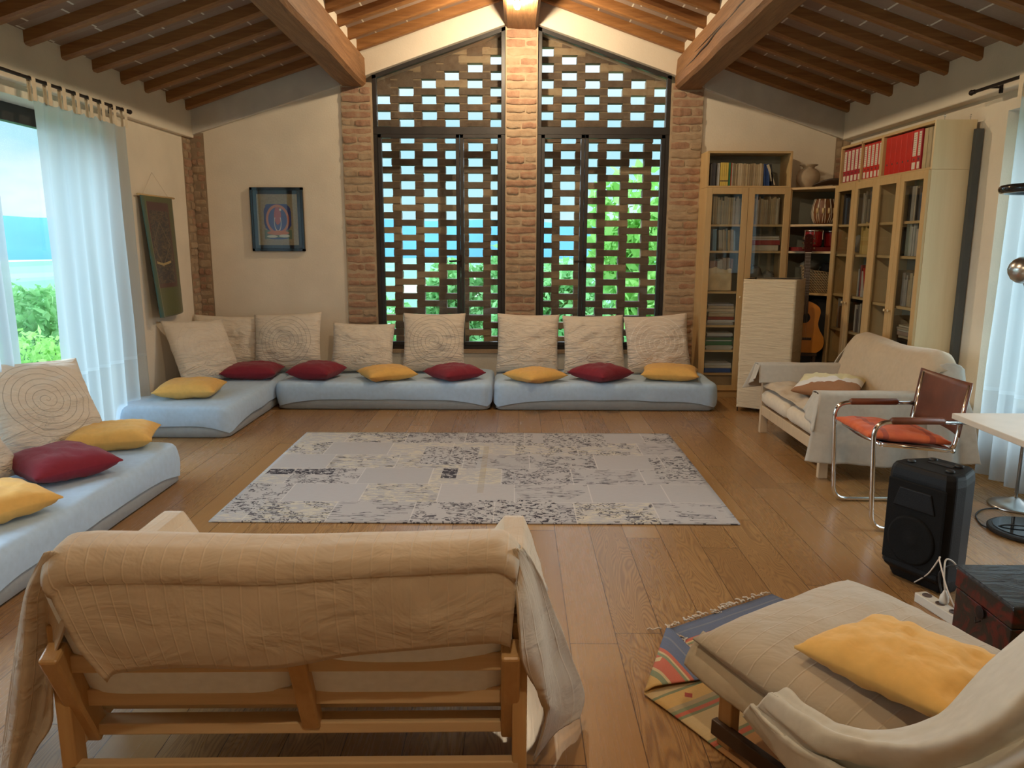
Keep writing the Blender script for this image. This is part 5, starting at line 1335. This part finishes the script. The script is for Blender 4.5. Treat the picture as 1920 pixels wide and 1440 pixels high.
# ---- books
cols = {}
def cmat(c, rough=.6):
    k = tuple(round(x, 3) for x in c)
    if k not in cols: cols[k] = plain('cover_%d' % len(cols), c, rough, var=.12, sc=14)
    return cols[k]
pages = plain('page_edges', (.50, .43, .31), .9, var=.1, sc=60)
def W(org, rz, p):   # local cabinet point -> world
    c, s = cos(rz), sin(rz); return (org[0]+p[0]*c-p[1]*s, org[1]+p[0]*s+p[1]*c, p[2])
protos = {}
def book(org, rz, x, z, w, h, d, color, lean_, label, grp, front=.03, name='book', cat='book', flat=False, yaw=0):
    key = (name, round(w, 3), round(h, 3), round(d, 3), color, flat)
    if key not in protos:
        m = MB()
        if not flat:
            m.box(0, .0022, 0, d, 0, h, 0); m.box(w-.0022, w, 0, d, 0, h, 0); m.box(.001, w-.001, 0, .003, 0, h, 0); m.box(.0022, w-.0022, .003, d-.004, .004, h-.004, 1)
        else:
            m.box(-d/2, d/2, 0, h, 0, .003, 0); m.box(-d/2, d/2, 0, h, w-.003, w, 0); m.box(-d/2, d/2, 0, .003, 0, w, 0); m.box(-d/2+.004, d/2-.004, .003, h-.004, .003, w-.003, 1)
        o = m.build(name, [cmat(color), pages]); protos[key] = o
    else:
        o = protos[key].copy(); COL.objects.link(o)
    o.location = W(org, rz, (x, front, z)); o.rotation_euler = (0, lean_, rz+yaw)
    tag(o, label, cat, grp); return o
BE = [(.42, .33, .20), (.47, .37, .23), (.37, .28, .17), (.50, .41, .28), (.44, .36, .25)]
def shelf_row(org, rz, x0, x1, z, cl, label, grp, hr=(.19, .24), wr_=(.012, .03), d=.17, leanp=.0, front=.035, r=None, name='book', cat='book'):
    r = r or rnd; x = x0
    while True:
        w = r.choice([round(lerp(wr_[0], wr_[1], k/3), 3) for k in range(4)])
        if x+w > x1: break
        h = round(lerp(hr[0], hr[1], r.choice((0, .25, .5, .75, 1))), 3); c = r.choice(cl)
        book(org, rz, x, z, w, h, d, c, leanp, label, grp, front+r.uniform(0, .012), name, cat); x += w+.0012+(abs(leanp)*.02)
def stack(org, rz, xc, z, items, label, grp, name='book', cat='book', d=.26, h=.2):
    for (w, c, *o_) in items:
        dx = rnd.uniform(-.008, .008); book(org, rz, xc+dx, z, w, h, d+rnd.choice((0, -.02)), c, 0, label, grp, .03, name, cat, True, rnd.uniform(-.03, .03)); z += w+.0005
U1 = (1.80, 7.41); UA = (2.93, 7.12); UB = (2.93, 6.333); Q = -pi/2
# top of unit 1
zt = 2.048
shelf_row(U1, 0, .045, .105, zt, [(.10, .10, .11), (.16, .15, .14)], 'grey-black magazine at the left end of the open top row', 'dark magazines on the top unit', hr=(.20, .215), wr_=(.008, .014))
shelf_row(U1, 0, .110, .130, zt, [(.60, .58, .55)], 'thin white magazine beside the yellow ones on the open top row', 'white magazines on the top unit', hr=(.205, .21), wr_=(.008, .009))
x = .135
for k in range(4):
    b = book(U1, 0, x, zt, .018, .215, .17, (.66, .48, .10), 0, 'yellow magazine with a dark band on the open top row', 'yellow magazines', .035, 'magazine'); x += .0192
    MB().box(.0015, .0165, -.0008, .001, .040, .052).build('band', M['ink'], b)
x += .002
book(U1, 0, x, zt, .018, .212, .17, (.03, .16, .07), 0, 'green spined book on the open top row', None); x += .020
book(U1, 0, x, zt, .008, .212, .17, (.55, .10, .05), 0, 'thin red spined book on the open top row', None); x += .010
book(U1, 0, x, zt, .008, .208, .17, (.62, .60, .55), 0, 'thin white book right of the thin red one on the open top row', None); x += .010
shelf_row(U1, 0, x, .555, zt, BE[:4], 'beige magazine in the long open top row', 'beige magazines on the top unit', hr=(.200, .208), wr_=(.009, .020))
shelf_row(U1, 0, .556, .615, zt, [(.02, .055, .19), (.03, .075, .24)], 'blue spined book at the right end of the open top row', 'blue books on the top unit', hr=(.20, .205), wr_=(.012, .018), leanp=-.06)
book(U1, 0, .632, zt+.002, .014, .20, .17, (.03, .03, .035), -.16, 'black book leaning between the blue ones and the leaning cream one', None)
book(U1, 0, .640, zt+.006, .022, .20, .17, (.60, .52, .38), -.36, 'cream book leaning at the right end of the open top row', None)
# row 1.69 behind both doors
shelf_row(U1, 0, .085, .345, 1.691, BE+[(.52, .46, .36)], 'beige magazine behind the left glass door, top shelf', 'magazines behind the left glass door', hr=(.22, .26), wr_=(.010, .02))
shelf_row(U1, 0, .445, .735, 1.691, BE+[(.52, .46, .36)], 'beige magazine behind the right glass door, top shelf', 'magazines behind the right glass door', hr=(.22, .26), wr_=(.010, .02))
book(U1, 0, .055, 1.441, .022, .215, .17, (.04, .04, .05), 0, 'black book at the left end of the second glazed shelf', None)
shelf_row(U1, 0, .098, .150, 1.441, [(.12, .27, .42)], 'sky blue book on the second shelf behind the left glass door', 'sky blue books', hr=(.20, .205), wr_=(.014, .02), leanp=-.03)
shelf_row(U1, 0, .160, .335, 1.441, BE+[(.30, .38, .42)], 'leaning pale book on the second shelf behind the left glass door', 'leaning pale books', hr=(.19, .21), wr_=(.010, .02), leanp=-.05)
stack(U1, 0, .60, 1.441, [(.055, (.52, .46, .36)), (.045, (.30, .03, .03)), (.012, (.62, .60, .55)), (.010, (.50, .44, .33)), (.012, (.66, .62, .56)), (.009, (.16, .15, .14))], 'item in the pile of boxes and papers behind the right glass door', 'boxes and papers on the second glazed shelf', name='box_file', cat='papers', d=.27)
# row 1.05: papers and a big sheet
shelf_row(U1, 0, .085, .345, 1.051, [(.30, .19, .15), (.36, .30, .24), (.12, .12, .15), (.44, .40, .36)], 'tall folder on the third shelf behind the left glass door', 'tall folders behind the left glass door', hr=(.29, .32), wr_=(.02, .04), front=.06)
def sheet_(u, v):
    x = lerp(.07, .30, u); z = lerp(1.055, 1.27, v)+.02*nz(u*5, 2)*(v > .9); return W(U1, 0, (x, .045+.008*nz(u*3, v*3), z+.01*sin(u*6)*(v)))
m = MB(); m.grid(sheet_, 24, 20); o = m.build('paper_sheet', cmat((.62, .50, .32)), None, smooth=True, solid=.001); tag(o, 'curled tan paper sheet standing behind the left glass door', 'paper')
stone = plain('grey_stone', (.20, .20, .19), .95, var=.35, sc=9, bump=.6, bsc=25)
def lumpy(name, c, r, sc, mat, label, cat, seed, grp=None):
    m = MB()
    def f(u, v):
        a = 2*pi*u; b = pi*(v-.5); d = Vector((cos(a)*cos(b), sin(a)*cos(b), sin(b))); k = r*(1+.22*nz(d.x*2+seed, d.y*2, d.z*2)+.08*nz(d.x*6, d.y*6+seed, d.z*6))
        return (c[0]+d.x*k*sc[0], c[1]+d.y*k*sc[1], max(c[2]-r*sc[2]*.95, c[2]+d.z*k*sc[2]))
    m.grid(f, 32, 20); o = m.build(name, mat, None, smooth=True, merge=True); return tag(o, label, cat, grp)
lumpy('carved_stone', W(U1, 0, (.52, .14, 1.175)), .12, (.95, .8, 1.05), stone, 'rough grey stone figure behind the right glass door, left one', 'ornament', 2)
lumpy('carved_stone', W(U1, 0, (.68, .14, 1.15)), .095, (.7, .8, 1.05), stone, 'smaller grey stone figure behind the right glass door, right one', 'ornament', 6)
# lower left piles
stack(U1, 0, .21, .721, [(.018, (.30, .30, .32)), (.010, (.62, .60, .56)), (.022, (.55, .55, .56)), (.030, (.24, .04, .03)), (.035, (.44, .36, .25)), (.012, (.60, .55, .44)), (.030, (.50, .43, .33)), (.030, (.42, .36, .28)), (.014, (.42, .44, .50))], 'folder in the pile of papers behind the left glass door, fourth shelf from the top', 'paper pile, upper', name='paper_folder', cat='papers', d=.27)
stack(U1, 0, .21, .476, [(.014, (.50, .48, .42)), (.022, (.46, .44, .38)), (.008, (.60, .58, .52)), (.040, (.03, .14, .06)), (.010, (.60, .62, .62)), (.026, (.03, .10, .05)), (.012, (.12, .12, .13)), (.020, (.50, .52, .54)), (.010, (.58, .58, .58))], 'green or grey folder in the pile behind the left glass door, fifth shelf', 'green and grey folder pile', name='paper_folder', cat='papers', d=.27)
stack(U1, 0, .21, .246, [(.045, (.02, .08, .32)), (.030, (.55, .50, .42)), (.018, (.60, .60, .60))], 'blue box or pale papers on the lowest open shelf behind the left door', 'blue box pile', name='box_file', cat='papers', d=.27)
o = MB().box(.07, .37, .04, .26, .101, .222).build('cardboard_box', M['terracotta'], None, bevel=.003); o.location = (U1[0], U1[1], 0); tag(o, 'brown cardboard box at the bottom of the bookcase beside the pillar', 'box')
# right wall units
def binder(org, x, z, w, lab, label, grp, mat='binder', tall=.30):
    t = thing('binder', label, 'binder', W(org, Q, (x, .02, z)), Q, grp)
    m = MB(); m.box(.0, w, .0, .25, 0, tall); m.build('cover', M[mat], t, bevel=.003)
    if lab:
        m = MB(); m.box(w*.18, w*.82, -.0015, .001, tall*.35, tall*.94); l1 = m.build('spine_label', M['label_white'], t)
        m = MB()
        for k in range(10): m.box(w*.26, w*.74, -.0022, -.0014, tall*(.38+.055*k), tall*(.38+.055*k)+.002)
        m.build('writing_lines', M['ink'], l1)
        m = MB(); m.box(w*.18, w*.82, -.0015, .001, tall*.03, tall*.20); m.build('spine_label', M['label_white'], t)
    m = MB(); m.lathe([(.0, -.001), (.008, -.001), (.008, .0015), (0, .0015)], 12, M=Matrix.Translation((w/2, 0, tall*.27)) @ Matrix.Rotation(pi/2, 4, 'X')); m.build('finger_ring', M['ink'], t)
    return t
def binder_copies(org, xs, z, w, lab, label, grp, **k):
    p = binder(org, xs[0], z, w, lab, label, grp, **k)
    for x in xs[1:]:
        c = copy_tree(p); c.location = W(org, Q, (x, .02, z))
zb = 2.048
binder_copies(UA, [.03+.0745*k for k in range(5)], zb, .07, True, 'red binder with white spine label, left of the divider in the top row', 'labelled red binders left of the divider', mat='binder_purple', tall=.285)
binder_copies(UA, [.43+.066*k for k in range(5)], zb, .062, True, 'red binder with white spine label, right of the divider in the top row', 'labelled red binders right of the divider', mat='binder', tall=.285)
binder_copies(UB, [.028+.082*k for k in range(5)], zb, .080, False, 'plain red binder without label in the top row', 'plain red binders', tall=.288)
binder(UB, .445, zb, .075, True, 'red binder with white label at the right of the plain red binders', None, tall=.29)
binder(UB, .524, zb, .050, True, 'narrow crimson binder beside the beige magazine files', None, mat='binder_purple', tall=.29)
for k, c in enumerate(((.48, .38, .22), (.42, .34, .21), (.36, .29, .18))):
    book(UB, Q, .585+.055*k, zb, .052, .285, .22, c, 0, ('beige magazine file next to the red binders', 'middle beige magazine file in the top row', 'last beige magazine file by the pale side panel')[k], None, .03, 'magazine_file', 'file')
DK = [(.03, .03, .035), (.06, .05, .05), (.12, .10, .09), (.20, .17, .13), (.08, .10, .14)]
MX = [(.40, .35, .28), (.30, .28, .26), (.46, .42, .36), (.26, .05, .04), (.12, .13, .15), (.36, .30, .20), (.5, .48, .44)]
YL = [(.50, .34, .10), (.55, .38, .13)]
rows_ = [(UA, .06, .20, 1.681, DK, 'dark'), (UA, .44, .72, 1.681, MX[:2]+DK[2:4], 'grey'), (UA, .44, .70, 1.421, YL, 'yellow'), (UA, .46, .60, 1.061, MX, 'mixed'), (UA, .10, .36, .751, DK+MX[:2], 'dark'), (UA, .45, .72, .751, MX+DK, 'mixed'),
         (UB, .24, .36, 1.681, MX, 'mixed'), (UB, .43, .73, 1.681, DK+MX[:3], 'mixed'), (UB, .26, .37, 1.421, DK+MX[4:5], 'dark'), (UB, .43, .60, 1.421, [(.34, .38, .32), (.42, .42, .40), (.20, .22, .22)], 'grey-green'), (UB, .26, .37, 1.041, MX[:3], 'pale'), (UB, .44, .72, 1.041, MX, 'mixed'),
         (UB, .28, .36, .701, [(.52, .46, .36)], 'cream')]
sn = {1.681: 'top', 1.421: 'second', 1.061: 'third', 1.041: 'third', .751: 'fourth', .701: 'fourth'}
for (org, x0, x1, z, cl, nm) in rows_:
    un = 'nearer the corner' if org is UA else 'with the pale side'; dr = 'left' if x0 < .4 else 'right'
    shelf_row(org, Q, x0, x1, z, cl, '%s book, %s shelf, %s glass door, right wall bookcase %s' % (nm, sn[z], dr, un), '%s shelf, %s door, bookcase %s' % (sn[z], dr, un), hr=(.20, .27), wr_=(.018, .04), d=.18)
book(UA, Q, .63, 1.062, .02, .25, .18, (.5, .03, .02), -.22, 'bright red book leaning behind glass in the right wall bookcase nearer the corner', None)
o = MB().box(-.06, .06, 0, .2, 0, .20).build('storage_box', cmat((.44, .38, .33)), None, bevel=.003); o.location = W(UB, Q, (.66, .03, 1.421)); o.rotation_euler = (0, 0, Q); tag(o, 'greyish pink storage box on the second shelf by the pale side panel', 'box')
stack(UB, Q, .58, .80, [(.02, (.42, .35, .24)), (.03, (.30, .22, .17)), (.012, (.50, .46, .38)), (.02, (.34, .28, .2)), (.015, (.52, .46, .34))], 'paper bundle in the low pile behind the last glass door', 'low paper pile by the pale side', name='paper_folder', cat='papers', d=.24)
o = MB().box(-.13, .13, 0, .2, 0, .098).build('storage_box', M['black_plastic'], None, bevel=.02); o.location = W(UB, Q, (.58, .03, .701)); o.rotation_euler = (0, 0, Q); tag(o, 'black case under the low paper pile behind the last glass door', 'box')
lumpy('carved_stone', W(UA, Q, (.25, .12, 1.505)), .075, (.8, .8, 1.0), stone, 'small dark stone piece behind the first door of the right wall bookcases', 'ornament', 12)

# corner shelf contents
m = MB(); m.lathe([(.055, 0), (.065, .01), (.105, .07), (.108, .12), (.085, .165), (.05, .185), (.055, .20), (.085, .215), (.08, .22), (.0, .20)], 28)
o = m.build('clay_vase', M['terracotta'], None, smooth=True); o.location = (2.79, 7.50, 2.031); tag(o, 'tan clay jar on top of the corner shelves', 'vase')
m = MB()
def leaf(u, v):
    x = lerp(-.19, .22, u); w = .07*sin(min(1, u*1.05)*pi)**.7+.004; y = (2*v-1)*w; return (x, y*.8, .008+.05*(2*v-1)**2*(w/.07)+.03*sin(u*pi)*.4)
m.grid(leaf, 30, 12); o = m.build('wooden_dish', M['dark_wood'], None, smooth=True, solid=.008, offset=1); o.location = (2.98, 7.36, 2.034); o.rotation_euler = (0, 0, R(-12)); tag(o, 'dark leaf-shaped wooden dish on top of the corner shelves', 'dish')
def tabla():
    t = thing('tabla_drum', 'striped wooden laced drum on the upper corner shelf', 'drum', (2.93, 7.42, 1.691))
    prof = [(.05, 0), (.075, .012), (.098, .06), (.105, .11), (.098, .17), (.085, .215), (.082, .235), (.0, .238)]
    MB().lathe(prof, 32).build('shell', wood('drum_wood', (.12, .04, .015), (.22, .09, .03), 'Z'), t, smooth=True)
    m = MB(); P = prof[1:7]
    for k in range(22):
        a = 2*pi*k/22; m.tube([((r+.003)*cos(a+.04*i*(1 if k % 2 else -1)), (r+.003)*sin(a+.04*i*(1 if k % 2 else -1)), z) for i, (r, z) in enumerate(P)], .0035, 5)
    m.build('lacing', M['futon_cream'], t, smooth=True)
    for k in range(4):
        a = -pi/2-.9+k*.5; m = MB(); m.tube([(.108*cos(a), .108*sin(a), .10), (.108*cos(a), .108*sin(a), .15)], .012, 10); m.build('peg', M['birch_x'], t, smooth=True)
tabla()
def bongo(x, y, z, r, h, label):
    t = thing('bongo_drum', label, 'drum', (x, y, z))
    MB().lathe([(r*.86, 0), (r*.9, .02), (r, h-.01), (r, h)], 32).build('shell', M['red_gloss'], t, smooth=True)
    MB().lathe([(r+.004, h-.012), (r+.006, h-.004), (r+.004, h+.006), (r-.006, h+.008), (.0, h+.004)], 32).build('rim', M['chrome'], t, smooth=True)
    for k in range(6): a = k*pi/3+.2; MB().tube([((r+.006)*cos(a), (r+.006)*sin(a), h*.45), ((r+.006)*cos(a), (r+.006)*sin(a), h)], .004, 6).build('tuning_rod', M['chrome'], t)
bongo(2.83, 7.36, 1.479, .085, .155, 'larger red drum on the corner shelf beside its smaller twin')
bongo(3.02, 7.40, 1.479, .075, .150, 'smaller red drum on the corner shelf, at the right')
o = MB().box(2.64, 3.12, 7.22, 7.50, 1.441, 1.478).build('flat_box', M['red_dark'], None, bevel=.003); tag(o, 'flat dark red box under the two red drums', 'box')
def basket():
    g = G('woven_wicker'); c = g.coord(); w_ = g.node('ShaderNodeTexWave', wave_type='BANDS', bands_direction='DIAGONAL'); w_.inputs['Scale'].default_value = 28; w_.inputs['Distortion'].default_value = 1.5; g.l.new(c, w_.inputs['Vector'])
    z = g.sep(c)[2]; s = g.math('SINE', g.math('MULTIPLY', z, 260.0)); f = g.math('MULTIPLY', g.math('ADD', w_.outputs['Fac'], g.math('MULTIPLY', s, .3)), .8)
    col = g.ramp(f, [(.2, (.10, .065, .03)), (.6, (.36, .27, .15))]); mt = g.out(g.bsdf(col, .9, 0, g.bump(f, .8, .006)))
    t = thing('wicker_basket', 'woven wicker basket with bundles on the corner shelf behind the guitar neck', 'basket', (2.91, 7.36, 1.051), R(-20))
    m = MB()
    def f2(u, v):
        a = 2*pi*u; k = lerp(.82, 1.0, v); return (.17*k*abs(cos(a))**.6*(1 if cos(a) > 0 else -1), .12*k*abs(sin(a))**.6*(1 if sin(a) > 0 else -1), v*(.20-.05*cos(a)))
    m.grid(f2, 48, 12); m.build('body', mt, t, smooth=True, solid=.008)
    m = MB(); m.tube([(f2(k/48, 1)) for k in range(48)], .008, 8, closed=True); m.build('rim', mt, t, smooth=True)
    return t
basket()
lumpy('cloth_bundle', (2.84, 7.44, 1.30), .075, (1.3, .8, .7), cmat((.16, .15, .12), .95), 'dull green cloth bundle in the wicker basket', 'cloth', 3)
lumpy('cloth_bundle', (3.02, 7.42, 1.27), .075, (1.0, .9, .8), M['black'], 'black cloth bundle at the right in the wicker basket', 'cloth', 9)

# guitar
def guitar():
    rot = (R(-6), 0, R(-12))
    t = thing('acoustic_guitar', 'honey coloured acoustic guitar upright between paper lamp and black case', 'guitar', (2.70, 7.08, .50), rot=rot)
    prof = [(0, .12), (.03, .168), (.09, .188), (.15, .180), (.22, .138), (.27, .122), (.32, .130), (.38, .145), (.43, .135), (.465, .09), (.485, .04)]
    pts = []
    def at(s):
        for (z0, w0), (z1, w1) in zip(prof[:-1], prof[1:]):
            if z0 <= s <= z1: k = (s-z0)/(z1-z0); return lerp(w0, w1, k)
        return .04
    zs = [i*.485/40 for i in range(41)]
    # smooth outline
    ws = [at(z) for z in zs]
    for _ in range(3): ws = [ws[0]]+[(ws[i-1]+2*ws[i]+ws[i+1])/4 for i in range(1, 40)]+[ws[40]]
    poly = [(ws[i], zs[i]) for i in range(41)]+[(-ws[i], zs[i]) for i in range(40, -1, -1)]
    MB().prism(poly, 0, .095).build('body_back_and_sides', M['dark_wood'], t, bevel=.003)
    MB().prism([(a*.985, b*.985+.003) for a, b in poly], -.004, .0).build('soundboard', plain('amber_spruce', (.66, .26, .035), .18, var=.08), t)
    MB().lathe([(.045, 0), (.05, .001), (.0, .0015)], 32, M=Matrix.Translation((0, -.0045, .33)) @ Matrix.Rotation(pi/2, 4, 'X')).build('sound_hole', M['black'], t)
    MB().box(-.07, .07, -.014, -.004, .12, .145).build('bridge', M['dark_wood'], t, bevel=.003)
    MB().box(-.026, .026, -.012, .015, .36, .93).build('neck', M['dark_wood'], t, bevel=.003)
    m = MB()
    for k in range(14): m.box(-.026, .026, -.0135, -.0115, .93-.033*(k+1)*(1-.012*k), .9315-.033*(k+1)*(1-.012*k))
    m.build('frets', M['steel'], t); MB().box(-.027, .027, -.016, -.008, .928, .935).build('nut', M['label_white'], t)
    MB().prism([(-.027, .93), (.027, .93), (.036, .96), (.036, 1.09), (.012, 1.105), (-.012, 1.105), (-.036, 1.09), (-.036, .96)], -.008, .012).build('headstock', plain('dark_red_gloss', (.045, .008, .006), .15), t, bevel=.003)
    for s in (-1, 1):
        for k in range(3):
            m = MB(); z = .975+.045*k; m.tube([(s*.036, .0, z), (s*.050, .0, z)], .003, 6); m.box(s*.050-.006, s*.050+.006, -.008, .008, z-.009, z+.009); m.tube([(s*.018, -.008, z), (s*.018, -.018, z)], .004, 8); m.build('tuner', M['chrome'], t)
    m = MB()
    for k in range(6): x = -.02+k*.008; m.tube([(x*1.15, -.016, .13), (x, -.0155, .93)], .0006, 4)
    m.build('strings', M['steel'], t)
guitar()
t = thing('guitar_stand', 'dark stand carrying the acoustic guitar, hidden behind the paper lamp', 'stand', (2.70, 7.10, 0), R(-12))
MB().box(-.13, .13, -.02, .12, .47, .497).build('cradle', M['dark_wood'], t, bevel=.004)
for x in (-.11, .11):
    for y in (.0, .10): MB().box(x-.012, x+.012, y-.012, y+.012, 0, .47).build('leg', M['dark_wood'], t)
t = thing('guitar_case', 'black instrument case standing upright in the back right corner', 'case', (2.95, 7.38, .102), R(-30)); t.scale = (.95, 1, .90)
pr_ = [(0, .13), (.02, .15), (.18, .17), (.36, .15), (.48, .11), (.60, .105), (.80, .10), (.96, .085), (1.0, .05)]
poly = [(w, z) for z, w in pr_]+[(-w, z) for z, w in pr_[::-1]]
MB().prism(poly, -.06, .06).build('shell', M['black'], t, bevel=.02)
MB().tube([(.165, -.02, .30), (.19, -.02, .32), (.19, -.02, .42), (.15, -.02, .44)], .008, 8).build('handle', M['rubber'], t, smooth=True)
